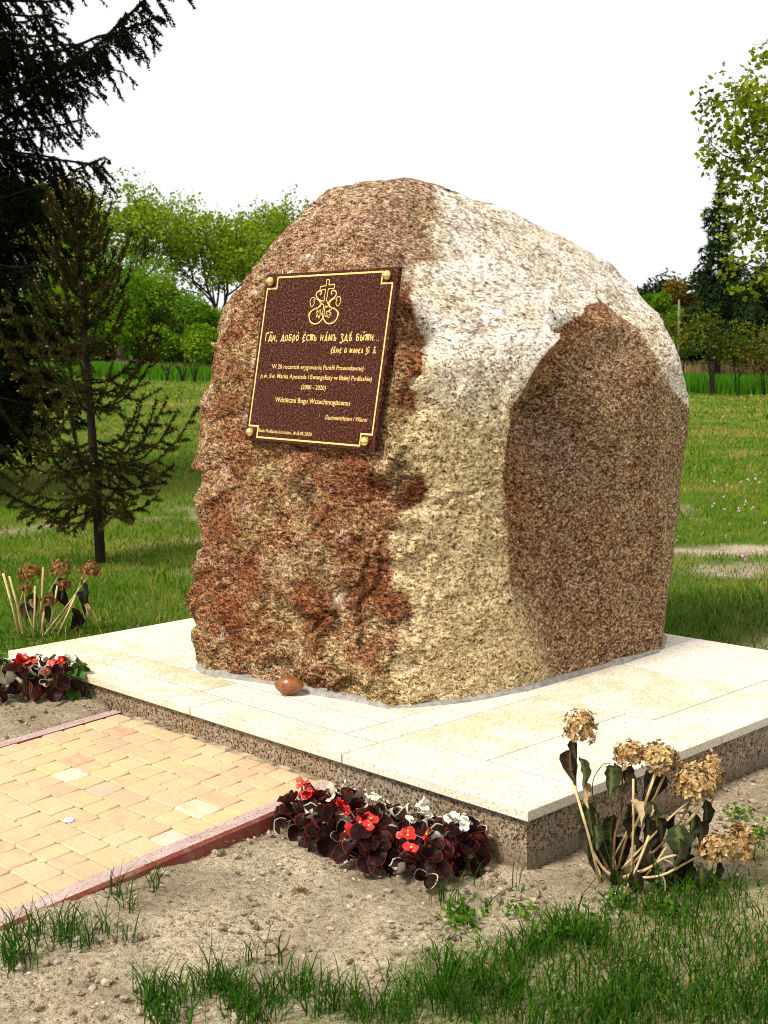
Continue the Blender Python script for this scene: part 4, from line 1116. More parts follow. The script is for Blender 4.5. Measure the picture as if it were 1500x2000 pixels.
# ---- young spruce by the plinth
SPX, SPY = 1.891, 5.234
sp = empty('young_spruce', (SPX, SPY, .10)); sp.rotation_euler = (0, 0, math.atan2(RH[1], RH[0])); tag(sp, 'young scruffy spruce with thin lower branches left of the boulder', 'tree')
rnd = random.Random(11); rg = np.random.RandomState(11); mb = MB(); A, B, Tn, buds = [], [], [], []
H_ = 2.52
trunk_pts = [(.0,0,-.05),(-.01,0,.5),(-.035,0,1.2),(-.06,0,1.9),(-.085,0,H_)]
mb.tube(trunk_pts, [.036,.032,.024,.015,.004], 8, False)
def tx(z): return float(np.interp(z, [p[2] for p in trunk_pts], [p[0] for p in trunk_pts]))
def twig(p0, p1, rad, tn, bud=True):
    mb.tube([tuple(p0), tuple(p1)], [rad, rad*.6], 3, False); A.append(p0[:]); B.append(p1[:]); Tn.append(tn)
    if bud: rnd.random() < .5 and buds.append((p1.copy(), (p1-p0).normalized()))
whorls = [(.40,.52,5),(.50,.66,8),(.72,.74,9),(.80,.60,5),(1.06,.58,6),(1.16,.66,7),(1.45,.40,6),(1.56,.32,6),(1.68,.30,5),(1.80,.32,7),(1.92,.28,6),(2.08,.25,7),(2.22,.17,6),(2.36,.10,5)]
for z, ln, nb in whorls:
    a0 = rnd.uniform(0, 6.28)
    for k in range(nb):
        a = a0 + 2*math.pi*k/nb + rnd.uniform(-.35,.35); l = ln*rnd.uniform(.65,1.12)
        if z < .5: rise = -.05
        elif z < 1.0: rise = .10
        else: rise = .45 + .5*(z-1)/1.4
        zz = z + rnd.uniform(-.05,.05)
        p = Vector((tx(zz), 0, zz)); d = Vector((math.cos(a), math.sin(a), rise*.3)); nseg = 5; tn = rnd.uniform(0, .7)
        prev = p
        for s in range(1, nseg+1):
            f = s/nseg
            cur = p + Vector((math.cos(a)*l*f, math.sin(a)*l*f, l*(rise*f - .30*f*(1-f)*2 + (.42*f**3 if z > .55 else .1*f**3))))
            twig(prev, cur, .010*(1-.7*f)*(.6+ln*.6), tn, s == nseg)
            nt_ = 2
            for q in range(nt_):
                if s == 1 and rnd.random() < .6: continue
                sd = 1 if q % 2 else -1
                side = Vector((-math.sin(a)*sd, math.cos(a)*sd, 0))
                fw = (cur-prev).normalized()
                tl = l*rnd.uniform(.18,.38)*(1.15-.5*f)
                hang = rnd.uniform(-.9,-.1) if z < 1.5 and q < 2 else rnd.uniform(-.1,.7)
                b0 = prev.lerp(cur, rnd.random()); e = b0 + (fw*.75 + side*rnd.uniform(.4,1) + Vector((0,0,hang))).normalized()*tl
                twig(b0, e, .003, min(1, tn + rnd.uniform(0,.3)), rnd.random() < .6)
                if rnd.random() < .35:
                    e2 = b0.lerp(e, .5) + (fw*.6 - side*.5 + Vector((0,0,hang*.8))).normalized()*tl*.5; twig(b0.lerp(e,.5), e2, .0025, tn, False)
            prev = cur
twig(Vector((tx(2.3),0,2.3)), Vector((tx(H_),0,H_+.03)), .006, .4)
link('trunk', mb.mesh('trunk', dark_bark), sp)
V, F, idx = needles(np.array(A), np.array(B), 680, .027, .0066, rg, .55)
tint = np.clip(np.array(Tn)[idx]*.8 + rg.rand(len(idx))*.2, 0, 1)
link('needles', mesh_np('needles', V, F, leafy('young_spruce_needle', (0.007, 0.010, 0.003), (0.085, 0.074, 0.014), 0.05, .9, .03), False, {'tint': np.repeat(tint, 3)}), sp)
mb = MB()
for p, d in buds:
    mb.tube([tuple(p-d*.004), tuple(p+d*.008), tuple(p+d*.018)], [.003,.0055,.002], 5)
tag(link('buds', mb.mesh('buds', plain('spruce_bud', (.27,.17,.04), .7)), sp), kind='stuff')

# ---- big spruce, trunk out of frame on the left
bx, by = W(13.2, -5.1)
bs = empty('big_spruce', (bx, by, .1)); bs.rotation_euler = (0, 0, math.atan2(RH[1], RH[0])); tag(bs, 'large black looking spruce hanging in from the upper left edge', 'tree')
rnd = random.Random(12); rg = np.random.RandomState(12); mb = MB(); A, B, Tn = [], [], []
mb.tube([(0,0,-.2),(0,0,4),(0,0,11)], [.22,.17,.02], 9, False)
def bough(p, a, l, z_end, arch, dens=1.0, tn=None):
    tn = rnd.uniform(0,.7) if tn is None else tn
    n = max(5, int(l*5)); prev = Vector(p); da = rnd.uniform(-.12,.12)
    for s in range(1, n+1):
        f = s/n; aa = a + da*f
        cur = Vector((p[0]+math.cos(aa)*l*f, p[1]+math.sin(aa)*l*f, p[2] + (z_end-p[2])*f + arch*math.sin(math.pi*f)*l + .02*rnd.uniform(-1,1)))
        mb.tube([tuple(prev), tuple(cur)], [.030*(1-.75*f)+.003, .030*(1-.75*f)+.003], 4, False); A.append(prev[:]); B.append(cur[:]); Tn.append(tn)
        fw = (cur-prev).normalized()
        for q in range(int(3*dens + rnd.random())):
            sd = rnd.choice((-1,1)); side = Vector((-math.sin(aa)*sd, math.cos(aa)*sd, 0))
            b0 = prev.lerp(cur, rnd.random()); tl = (.25+.45*rnd.random())*min(1, 1.25-.75*f)*min(1.0, l/2)
            d1 = (fw*rnd.uniform(.3,.9) + side*rnd.uniform(.2,.9) + Vector((0,0,rnd.uniform(-1.0,-.15)))).normalized()
            m_ = b0 + d1*tl*.5; e = m_ + (d1 + Vector((0,0,-.5))).normalized()*tl*.5
            mb.tube([tuple(b0), tuple(m_), tuple(e)], [.006,.004,.002], 3, False)
            t2 = min(1, tn + rnd.uniform(0,.3))
            A.append(b0[:]); B.append(m_[:]); Tn.append(t2); A.append(m_[:]); B.append(e[:]); Tn.append(t2)
            for w_ in range(3):
                c0 = b0.lerp(e, rnd.uniform(.2,.9)); c1 = c0 + (d1 + Vector((rnd.uniform(-.8,.8), rnd.uniform(-.8,.8), -.6))).normalized()*tl*rnd.uniform(.25,.5)
                A.append(c0[:]); B.append(c1[:]); Tn.append(t2)
        prev = cur
for k in range(150):
    z = .75 + 5.8*rnd.random()**1.25; a = rnd.uniform(-1.5, 1.5) if k % 6 else rnd.uniform(1.6, 4.6)
    l = np.interp(z, [.8, 2, 3, 4.2, 5.5, 6.5], [2.25, 2.3, 2.4, 2.6, 2.4, 2.1]) * rnd.uniform(.62, 1.0)
    bough((0,0,z), a, l, z + l*rnd.uniform(-.35,.22), -.05, 1.15)
bough((0,0,3.2), -.12, 3.55, 5.25, -.07, 2.2, .2)                 # the long rising bough
bough((0,0,4.3), .15, 2.9, 4.85, -.05, 1.8, .3)
bough((0,0,3.9), -.3, 2.7, 4.35, -.06, 1.8, .3)
bough((0,0,2.9), -.05, 2.35, 3.35, -.08, 1.4, .5)
bough((0,0,2.6), .1, 2.1, 2.85, -.05, 1.4, .9)
link('trunk', mb.mesh('trunk', dark_bark), bs)
V, F, idx = needles(np.array(A), np.array(B), 330, .034, .0135, rg, .7)
tint = np.clip(np.array(Tn)[idx]*.7 + rg.rand(len(idx))*.3, 0, 1)
link('needles', mesh_np('needles', V, F, leafy('spruce_needle', (0.0035, 0.0060, 0.0025), (0.015, 0.020, 0.005), 0.0, .95, .02), False, {'tint': np.repeat(tint, 3)}), bs)

# ---- young leaves of a tree standing out of frame on the right
def crv_path(pts, k):
    return [pts[min(i//k, len(pts)-2)].lerp(pts[min(i//k, len(pts)-2)+1], (i % k)/k if i < k*(len(pts)-1) else 1.0) for i in range(k*(len(pts)-1)+1)]
lx, ly = W(12.5, 5.46)
lt = empty('linden_tree', (lx, ly, 0.0)); lt.rotation_euler = (0, 0, math.atan2(RH[1], RH[0])); tag(lt, 'tree with sparse fresh yellow green leaves reaching in from the right edge', 'tree')
rnd = random.Random(13); rg = np.random.RandomState(13); mb = MB(); T = []
mb.tube([(0,0,-.2),(0,0,2),(0.1,0,6)], [.16,.13,.05], 8, False)
# (sideways from trunk, depth, height) of leaf clumps with radius and leaf count
limbs = [((0,0,2.9), [(-.8,.1,3.5),(-1.5,.1,3.72),(-2.05,.0,3.86),(-2.45,-.1,3.80)]), ((0,0,2.4), [(-.7,-.2,2.75),(-1.4,-.2,3.05),(-1.95,-.1,3.25),(-2.3,0,3.45)]),
         ((0,0,1.9), [(-.8,.1,2.2),(-1.5,.2,2.33),(-1.95,.1,2.30)]), ((0,0,2.1), [(-.8,.3,2.5),(-1.4,.3,2.78),(-1.8,.2,2.8)]), ((0,0,3.6), [(-.8,0,4.2),(-1.3,0,4.55)])]
for p0, pts in limbs:
    full = [Vector(p0)] + [Vector(q) for q in pts]
    cp_ = [q + Vector((rnd.uniform(-.035,.035), rnd.uniform(-.05,.05), rnd.uniform(-.04,.04)))*(k_ > 0) for k_, q in enumerate(crv_path(full, 5))]; mb.tube([tuple(q) for q in cp_], list(np.linspace(.024, .004, len(cp_))), 5, False)
clumps = [(-2.10,3.86,.24,62),(-2.38,3.80,.16,22),(-1.85,3.92,.26,72),(-1.62,3.95,.26,72),(-2.0,3.62,.26,62),(-1.72,3.62,.28,72),(-2.28,3.48,.15,16),(-2.1,3.36,.20,30),(-1.8,3.36,.25,46),(-1.55,3.30,.25,50),
          (-1.95,3.12,.20,26),(-1.65,3.05,.25,46),(-1.9,2.88,.22,34),(-1.6,2.82,.25,48),(-1.95,2.62,.2,30),(-1.7,2.58,.22,40),(-2.02,2.38,.14,14),(-1.85,2.30,.14,14),(-1.55,2.45,.2,20),(-1.7,4.45,.12,16),(-1.55,4.6,.16,24),(-1.62,4.2,.12,16),(-1.95,4.06,.10,10),(-1.4,3.7,.3,70),(-1.4,3.1,.3,60),(-1.35,2.7,.25,40)]
Cs, Ts = [], []
for cxx, czz, r_, n in clumps:
    n = int(n*3.0)
    c = np.array([cxx, 0, czz]) + np.array([0, rnd.uniform(-.5,.5), 0])
    q = rg.normal(size=(n, 3))*r_*.62; q[:, 1] *= 1.3
    k = rg.randint(0, max(3, n//5), n); cc = rg.normal(size=(max(3, n//5), 3))*r_*.62
    q = cc[k] + rg.normal(size=(n, 3))*.034
    Cs.append(c + q); Ts.append(np.clip(rnd.uniform(0,.5) + rg.rand(n)*.5, 0, 1))
    near = min((Vector(p) for _, pts in limbs for p in pts), key=lambda v: (v - Vector(c)).length)
    mb.tube([tuple(near), tuple(near.lerp(Vector(c), .5) + Vector((0,0,.04))), tuple(c)], [.008,.006,.003], 4, False)
    for e in cc[:7]: mb.tube([tuple(c), tuple(c + e)], [.0035,.002], 3, False)
C = np.concatenate(Cs); C[:, 2] -= .10; V, F = leaf_cards(C, .064, rg, .8, .35, .25)
link('trunk', mb.mesh('trunk', dark_bark), lt)
link('leaves', mesh_np('leaves', V, F, young_leaf, False, {'tint': np.repeat(np.concatenate(Ts), 4)}), lt)
# ------------------------------------------------------------------ begonias
def two_sided(name, face, rim, back, rough=0.5, spec=0.10):
    mt, nt, b = new_mat(name)
    o = coords(nt)
    f = ramp(nt, noise_t(nt, o, 45, 3, 0.6), [(0.35, [c*.55 for c in face]), (0.65, [min(1, c*1.5) for c in face])])
    f = mix(nt, ramp(nt, attr(nt, 'rim'), [(0.92, 0.0), (0.99, 1.0)]), f, rim)
    g = N(nt, 'ShaderNodeNewGeometry')
    c = mix(nt, g.outputs['Backfacing'], f, back)
    L(nt, c, b.inputs['Base Color']); b.inputs['Roughness'].default_value = rough; b.inputs['Specular IOR Level'].default_value = spec
    return mt
beg_dark = two_sided('begonia_bronze_leaf', (0.011, 0.0028, 0.0022), (0.15, 0.014, 0.008), (0.11, 0.022, 0.016))
beg_pale = two_sided('begonia_rolled_leaf', (0.018, 0.005, 0.004), (0.60, 0.55, 0.38), (0.55, 0.50, 0.36))
beg_green = two_sided('begonia_green_leaf', (0.030, 0.085, 0.010), (0.16, 0.22, 0.03), (0.09, 0.16, 0.03))
pet_red = plain('red_petal', (0.52, 0.008, 0.008), 0.4, 0.25, 60)
pet_white = plain('white_petal', (0.80, 0.77, 0.66), 0.5, 0.08, 60)
pollen = plain('pollen', (0.75, 0.50, 0.04), 0.7)
beg_stem = plain('begonia_stem', (0.10, 0.03, 0.018), 0.5)
def beg_leaf(seed, R, cup, roll, mat):
    rg = np.random.RandomState(seed); nr, na_ = 6, 22; fold = rg.uniform(.1, .6)
    V, rim = [(0, 0, 0)], [0]
    for i in range(1, nr+1):
        f = i/nr
        for k in range(na_):
            a = 2*math.pi*k/na_
            notch = 1 - .45*math.exp(-((a-math.pi)/.32)**2)
            r = R*f*(1+.10*math.cos(a)+.05*math.sin(2*a+seed))*(1-(1-notch)*f)
            x, y = r*math.cos(a), r*math.sin(a)*.92
            z = cup*R*f*f*(1+.55*math.sin(a*2+seed)) + .09*R*math.sin(5*a+seed)*f**2 + fold*abs(y) + .05*R*math.sin(9*a+2*seed)*f**3
            ra = (a - roll[0] + math.pi) % (2*math.pi) - math.pi
            t = roll[1]*max(0, 1-abs(ra)/roll[2])*max(0, f-.55)/.45          # rim rolled inwards
            if t > 0:
                z += R*.42*math.sin(t*1.9); k2 = 1-.50*(1-math.cos(t*1.9)); x *= k2; y *= k2
            V.append((x, y, z)); rim.append(f)
    F = []
    for k in range(na_): F.append((0, 1+k, 1+(k+1) % na_))
    for i in range(nr-1):
        for k in range(na_):
            a_, b_ = 1+i*na_+k, 1+i*na_+(k+1) % na_
            F += [(a_, a_+na_, b_+na_), (a_, b_+na_, b_)]
    return mesh_np('leaf', V, np.array(F), mat, True, {'rim': rim})
LV_D = [beg_leaf(s, .031, (.15, .5, .3, .6, -.15, .4)[s], (1.0*s, .0, .6), beg_dark) for s in range(6)]
LV_P = [beg_leaf(10+s, .032, .5, (.6*s, 1.15, .9), beg_pale) for s in range(3)]
LV_G = [beg_leaf(20+s, .036, .40 + .1*s, (1.0*s, .0, .6), beg_green) for s in range(3)]
def beg_flower(pmat, seed):
    rg = random.Random(seed); mb = MB()
    for k, (sz, a) in enumerate(((.0125, 0), (.0125, math.pi), (.0085, math.pi/2), (.0085, -math.pi/2))):
        a += rg.uniform(-.2, .2); n = 9; tl = rg.uniform(.15, .6)
        rx = sz*(1.0 if k < 2 else .7)
        vs = [(0.001*math.cos(a), 0.001*math.sin(a), 0)]
        for q in range(n):
            b_ = 2*math.pi*q/n; px_ = sz*(1+math.cos(b_))*.75; py_ = rx*math.sin(b_)
            z_ = tl*px_ - 10*px_*px_*.6 + .0015*math.sin(3*b_) + (.0012 if k < 2 else -.0003)
            vs.append((px_*math.cos(a)-py_*math.sin(a), px_*math.sin(a)+py_*math.cos(a), z_))
        mb.add(vs, [(0, 1+q, 1+(q+1) % n) for q in range(n)], True)
    npet = len(mb.f)
    ico = bmesh.new(); bmesh.ops.create_icosphere(ico, subdivisions=1, radius=.0038)
    mb.add([(v.co.x, v.co.y, v.co.z*.8+.003) for v in ico.verts], [tuple(v.index for v in f.verts) for f in ico.faces], True); ico.free()
    me = mb.mesh('flower', pmat); me.materials.append(pollen)
    mi = np.zeros(len(mb.f), dtype=np.int32); mi[npet:] = 1; me.polygons.foreach_set('material_index', mi)
    return me
FL = {'red': [beg_flower(pet_red, s) for s in range(3)], 'white': [beg_flower(pet_white, 5+s) for s in range(3)]}
def begonia(x, y, colr, leafkind, label, seed, h=.115, nl=13, nf=4, rad=.062, group='bedding begonias'):
    rnd = random.Random(seed)
    z0 = float(ground_z(x, y)) + .004
    t = empty('begonia', (x, y, z0), rnd.uniform(0, 6.28)); tag(t, label, 'begonia', group)
    mb = MB(); lv, fl = [], []
    for k in range(nl):
        f = (k + .5)/nl; a = k*2.4 + rnd.uniform(-.3,.3)
        r_ = rad*math.sqrt(f)*rnd.uniform(.75, 1.1); z = h*(1.0 - .78*f**1.3) * rnd.uniform(.85, 1.1)
        p = Vector((r_*math.cos(a), r_*math.sin(a), max(.022, z)))
        mb.tube([(0, 0, -.02), (p.x*.35, p.y*.35, p.z*.6), tuple(p)], [.0035, .003, .002], 5, False)
        tilt = .25 + .85*f
        M = Matrix.Rotation(a, 4, 'Z') @ Matrix.Rotation(tilt*rnd.uniform(.6, 1.3), 4, 'Y') @ Matrix.Rotation(rnd.uniform(-.5,.5), 4, 'X') @ Matrix.Rotation(rnd.uniform(-.5,.5), 4, 'Z')
        src = LV_G if leafkind == 'green' else (LV_P if rnd.random() < .22 else LV_D)
        o = link('leaf', rnd.choice(src), t); o.matrix_local = Matrix.Translation(p + (M.to_3x3() @ Vector((.014, 0, 0)))) @ M @ Matrix.Scale(rnd.uniform(.75, 1.15), 4)
    for k in range(nf):
        a = rnd.uniform(0, 6.28); r_ = rad*rnd.uniform(.1, .95)
        p = Vector((r_*math.cos(a), r_*math.sin(a), h*(1.18 - .35*(r_/rad)**2) + rnd.uniform(-.006, .022)))
        mb.tube([(p.x*.3, p.y*.3, p.z*.5), (p.x*.7, p.y*.7, p.z*.85), tuple(p)], [.002, .0018, .0012], 4, False)
        for q in range(rnd.choice((1, 2, 2))):
            M = Matrix.Rotation(rnd.uniform(0, 6.28), 4, 'Z') @ Matrix.Rotation(rnd.uniform(.3, 1.1), 4, 'Y') @ Matrix.Rotation(rnd.uniform(0, 6.28), 4, 'Z')
            o = link('flower', rnd.choice(FL[colr]), t); o.matrix_local = Matrix.Translation(p + Vector((rnd.uniform(-.014,.014), rnd.uniform(-.014,.014), .006*q))) @ M @ Matrix.Scale(rnd.uniform(.85, 1.25), 4)
    link('stems', mb.mesh('stems', beg_stem), t)
    return t
BR = [(-.250, .655, 'red', 'dark', 'red flowering dark leaved begonia touching the red kerb'),
      (-.140, .600, 'white', 'dark', 'white flowering dark begonia tallest against the granite side next to the kerb'),
      (-.270, .505, 'red', 'dark', 'red flowering dark begonia second from the kerb on the soil side'),
      (-.115, .465, 'white', 'dark', 'white flowering dark begonia second from the kerb along the granite'),
      (-.265, .350, 'red', 'dark', 'red flowering dark begonia in the middle of the right clump on the soil side'),
      (-.110, .320, 'white', 'dark', 'white flowering dark begonia with one big arched leaf third along the granite'),
      (-.205, .185, 'red', 'dark', 'red flowering dark begonia nearest the camera with a rolled pale leaf rim'),
      (-.065, .190, 'white', 'dark', 'white flowering dark begonia closest to the front corner of the plinth')]
for i, (x, y, c_, lk, lab) in enumerate(BR):
    begonia(x, y, c_, lk, lab, 500+i, .104, 20, 5, .068)
BL_ = [(-.30, 2.52, 'red', 'dark', 'red flowering begonia at the left picture edge'),
       (-.20, 2.60, 'white', 'green', 'green leaved begonia with white flowers farthest left under the slab'),
       (-.165, 2.455, 'red', 'dark', 'red flowering dark begonia in the middle of the left clump'),
       (-.085, 2.46, 'white', 'green', 'green leaved begonia with the thickest bunch of white flowers'),
       (-.095, 2.315, 'red', 'dark', 'red flowering dark begonia next to the left kerb'),
       (-.030, 2.33, 'white', 'green', 'green leaved begonia with large leaves nearest the path under the slab')]
for i, (x, y, c_, lk, lab) in enumerate(BL_):
    begonia(x, y, c_, lk, lab, 520+i, .125, 12, 7 if c_ == 'red' else 6, .060)

# ------------------------------------------------------------------ faded hydrangeas
straw = plain('straw_stem', (0.52, 0.37, 0.17), 0.7, 0.3, 30, spec=0.2)
woody = plain('woody_stem', (0.15, 0.075, 0.03), 0.8, 0.4, 30, spec=0.2)
def hyd_leaf(seed, ln, wd, fold, droop, mat):
    n = 8; V, rim = [], []
    for i in range(n+1):
        f = i/n; w_ = wd*(math.sin(math.pi*min(1, f*1.03)**.8))**.8 if 0 < f < 1 else 0.0006
        x = ln*f; z = -droop*ln*f*f
        for k, q in enumerate((-1, -.5, 0, .5, 1)):
            jag = 1 + (.05 if i % 2 else -.04)*(abs(q) == 1)
            V.append((x - .12*ln*abs(q)*f*0, q*w_*jag, z + fold*abs(q)*w_ + .004*math.sin(i*2.3+seed+q*2)*abs(q))); rim.append(abs(q) < .1 and 1.0 or (.25 + .35*((i) % 2)))
    F = []
    for i in range(n):
        for k in range(4): F.append((i*5+k, (i+1)*5+k, (i+1)*5+k+1, i*5+k+1))
    return mesh_np('leaf', V, np.array(F), mat, True, {'vein': rim})
def vein_mat(name, lo, vein):
    mt, nt, b = new_mat(name); o = coords(nt)
    c = ramp(nt, noise_t(nt, o, 25, 4, .6), [(0.35, [q*.6 for q in lo]), (0.65, [q*1.4 for q in lo])])
    c = mix(nt, ramp(nt, attr(nt, 'vein'), [(0.5, 0.0), (0.95, 0.8)]), c, vein)
    L(nt, c, b.inputs['Base Color']); b.inputs['Roughness'].default_value = .6; b.inputs['Specular IOR Level'].default_value = .08
    return mt
hl_green = vein_mat('hydrangea_leaf', (0.022, 0.030, 0.010), (0.12, 0.13, 0.04))
hl_dark = vein_mat('hydrangea_leaf_dead', (0.018, 0.014, 0.007), (0.06, 0.045, 0.02))
hl_pale = vein_mat('hydrangea_leaf_bleached', (0.42, 0.30, 0.14), (0.55, 0.42, 0.25))
HL = {'g': [hyd_leaf(s, .095, .034, .35, .35, hl_green) for s in range(3)], 'd': [hyd_leaf(5+s, .085, .024, .9, .6, hl_dark) for s in range(3)], 'p': [hyd_leaf(9+s, .065, .017, 1.2, .4, hl_pale) for s in range(2)]}
floret_mats = {'tan': leafy('dry_floret', (0.15, 0.060, 0.012), (0.66, 0.46, 0.20), 0.15, .8, .1), 'brown': leafy('brown_floret', (0.09, 0.035, 0.010), (0.36, 0.19, 0.06), 0.15, .8, .1)}
def flower_head(seed, rx, rz, n, kind):
    rg = np.random.RandomState(seed); Vs, Fs, Ts = [], [], []
    off = 0
    for i in range(int(n*1.7)):
        v = rg.normal(size=3); v /= np.linalg.norm(v)
        if v[2] < -.55: v[2] *= -.6
        lump = 1 + .14*math.sin(3*v[0]*2+seed) + .1*math.sin(5*v[1]*2+seed)
        c = v*np.array([rx, rx, rz])*lump*rg.uniform(.72, 1.04)
        a = np.cross(v, rg.normal(size=3)); a /= np.linalg.norm(a); b_ = np.cross(v, a)
        t0 = np.clip(rg.normal(.5, .26), 0, 1)
        for k in range(4):
            q = k*math.pi/2 + rg.uniform(-.25,.25); d = a*math.cos(q) + b_*math.sin(q); s = np.cross(v, d)
            l = rg.uniform(.0065, .0125); w_ = l*.46; cu = rg.uniform(-.2, .9)
            p = [c, c + d*l*.5 + s*w_ + v*l*cu*.25, c + d*l + v*l*cu*.8, c + d*l*.5 - s*w_ + v*l*(cu*.25+.2)]
            Vs += p; Fs += [(off, off+1, off+2), (off, off+2, off+3)]; off += 4
            Ts += [np.clip(t0 + rg.uniform(-.15,.15), 0, 1)]*4
    # short dry flower stalks inside
    return mesh_np('flower_head', np.array(Vs), np.array(Fs), floret_mats[kind], False, {'tint': np.array(Ts)})
def hydrangea(loc, label, heads, stems, canes, leaves, seed, kind):
    rnd = random.Random(seed)
    t = empty('hydrangea', loc, math.atan2(RH[1], RH[0])); tag(t, label, 'hydrangea')
    for (x, y, z, rx, rz, n, bx_, by__, tx_) in heads:
        hd = link('flower_head', flower_head(seed*10+int(x*1000) % 97, rx, rz, n, kind), t, (x, y, z), (rnd.uniform(-.2,.2), tx_, rnd.uniform(0, 1)))
    for pts, r_, m_ in stems:
        mb = MB(); P = crv3(pts, 5); mb.tube([tuple(p) for p in P], list(np.linspace(r_, r_*.6, len(P))), 6)
        if m_ == woody:
            for q in range(2, len(P)-1, 5):
                mb.tube([tuple(P[q]-(P[q+1]-P[q]).normalized()*.003), tuple(P[q]), tuple(P[q]+(P[q+1]-P[q]).normalized()*.003)], [r_*.8, r_*1.5, r_*.8], 6)
        link('stem', mb.mesh('stem', m_), t)
    for a, b_, r_ in canes:
        mb = MB(); mb.tube([a, ((a[0]+b_[0])/2+.003, (a[1]+b_[1])/2, (a[2]+b_[2])/2), b_], [r_, r_*.95, r_*.9], 7); link('cut_stem', mb.mesh('cut_stem', straw), t)
    for (x, y, z, k, az, dn, sc) in leaves:
        o = link('leaf', rnd.choice(HL[k]), t)
        M = Matrix.Rotation(az, 4, 'Z') @ Matrix.Rotation(dn, 4, 'Y') @ Matrix.Rotation(rnd.uniform(-.7,.7), 4, 'X')
        o.matrix_local = Matrix.Translation((x, y, z)) @ M @ Matrix.Scale(sc, 4)
    return t
def crv3(pts, k=5):
    pts = [Vector(p) for p in pts]; n = len(pts); out = []
    for i in range(n-1):
        p0, p1, p2, p3 = pts[max(i-1,0)], pts[i], pts[i+1], pts[min(i+2,n-1)]
        for s in range(k):
            t = s/k; out.append(0.5*((2*p1)+(p2-p0)*t+(2*p0-5*p1+4*p2-p3)*t*t+(3*p1-p0-3*p2+p3)*t**3))
    return out + [pts[-1]]
hx, hy = .105, -.225
K_ = 766.0
def lp(px, py, y=0.0): return ((px-1200)/K_, y, (1742-py)/K_)
heads = [(*lp(1122,1413,.02), .040, .052, 120, 0, 0, .45), (*lp(1226,1476,.05), .043, .038, 110, 0, 0, .1), (*lp(1284,1478,.03), .048, .042, 130, 0, 0, -.1),
         (*lp(1345,1525,-.02), .052, .056, 190, 0, 0, .1), (*lp(1385,1512,.03), .040, .050, 110, 0, 0, .4), (*lp(1392,1655,-.03), .045, .044, 140, 0, 0, .2), (*lp(1440,1655,-.01), .036, .058, 120, 0, 0, .35)]
stems = [([lp(1178,1700), lp(1150,1640,.01), lp(1112,1530,.02), lp(1102,1460,.02), lp(1118,1430,.02)], .0035, woody),
         ([lp(1190,1705,.01), lp(1195,1640,.03), lp(1211,1590,.05), lp(1212,1500,.05)], .0038, woody),
         ([lp(1200,1705,.02), lp(1222,1650,.05), lp(1250,1590,.06), lp(1280,1500,.04)], .004, woody),
         ([lp(1205,1712,-.02), lp(1255,1690,-.03), lp(1290,1668,-.03), lp(1360,1658,-.03)], .005, straw),
         ([lp(1225,1710,-.03), lp(1280,1702,-.04), lp(1345,1672,-.03), lp(1420,1650,-.01)], .0042, straw),
         ([lp(1205,1700,0), lp(1270,1665,.0), lp(1320,1600,-.01), lp(1340,1550,-.02)], .0045, woody),
         ([lp(1210,1705,.02), lp(1310,1600,.03), lp(1360,1560,.03)], .0035, straw),
         ([lp(1180,1708,-.01), lp(1162,1690,-.01), lp(1142,1650,0), lp(1140,1610,0)], .0045, straw),
         ([lp(1190,1715,-.02), lp(1182,1690,-.02), lp(1145,1480+60,0), lp(1165,1490,.02), lp(1185,1487,.03)], .0016, hl_green),
         ([lp(1285,1672,-.03), lp(1300,1680,-.03), lp(1312,1695,-.03)], .003, straw), ([lp(1280,1702,-.04), lp(1286,1715,-.04), lp(1287,1740,-.04)], .0028, straw)]
canes = [(lp(1107,1522,-.01), lp(1158,1722,-.03), .0038), (lp(1227,1512,0), lp(1221,1725,-.02), .0034), (lp(1255,1622,-.03), lp(1204,1735,-.05), .0036), (lp(1278,1505,.03), lp(1230,1650,.05), .004),
         (lp(1295,1655,0), lp(1242,1722,-.02), .0034), (lp(1298,1520,.05), lp(1262,1600,.06), .0036), (lp(1362,1566,-.01), lp(1326,1614,.0), .005), (lp(1240,1600,.06), lp(1196,1690,.05), .003), (lp(1152,1690,.0), lp(1162,1715,-.01), .003)]
rl = random.Random(44)
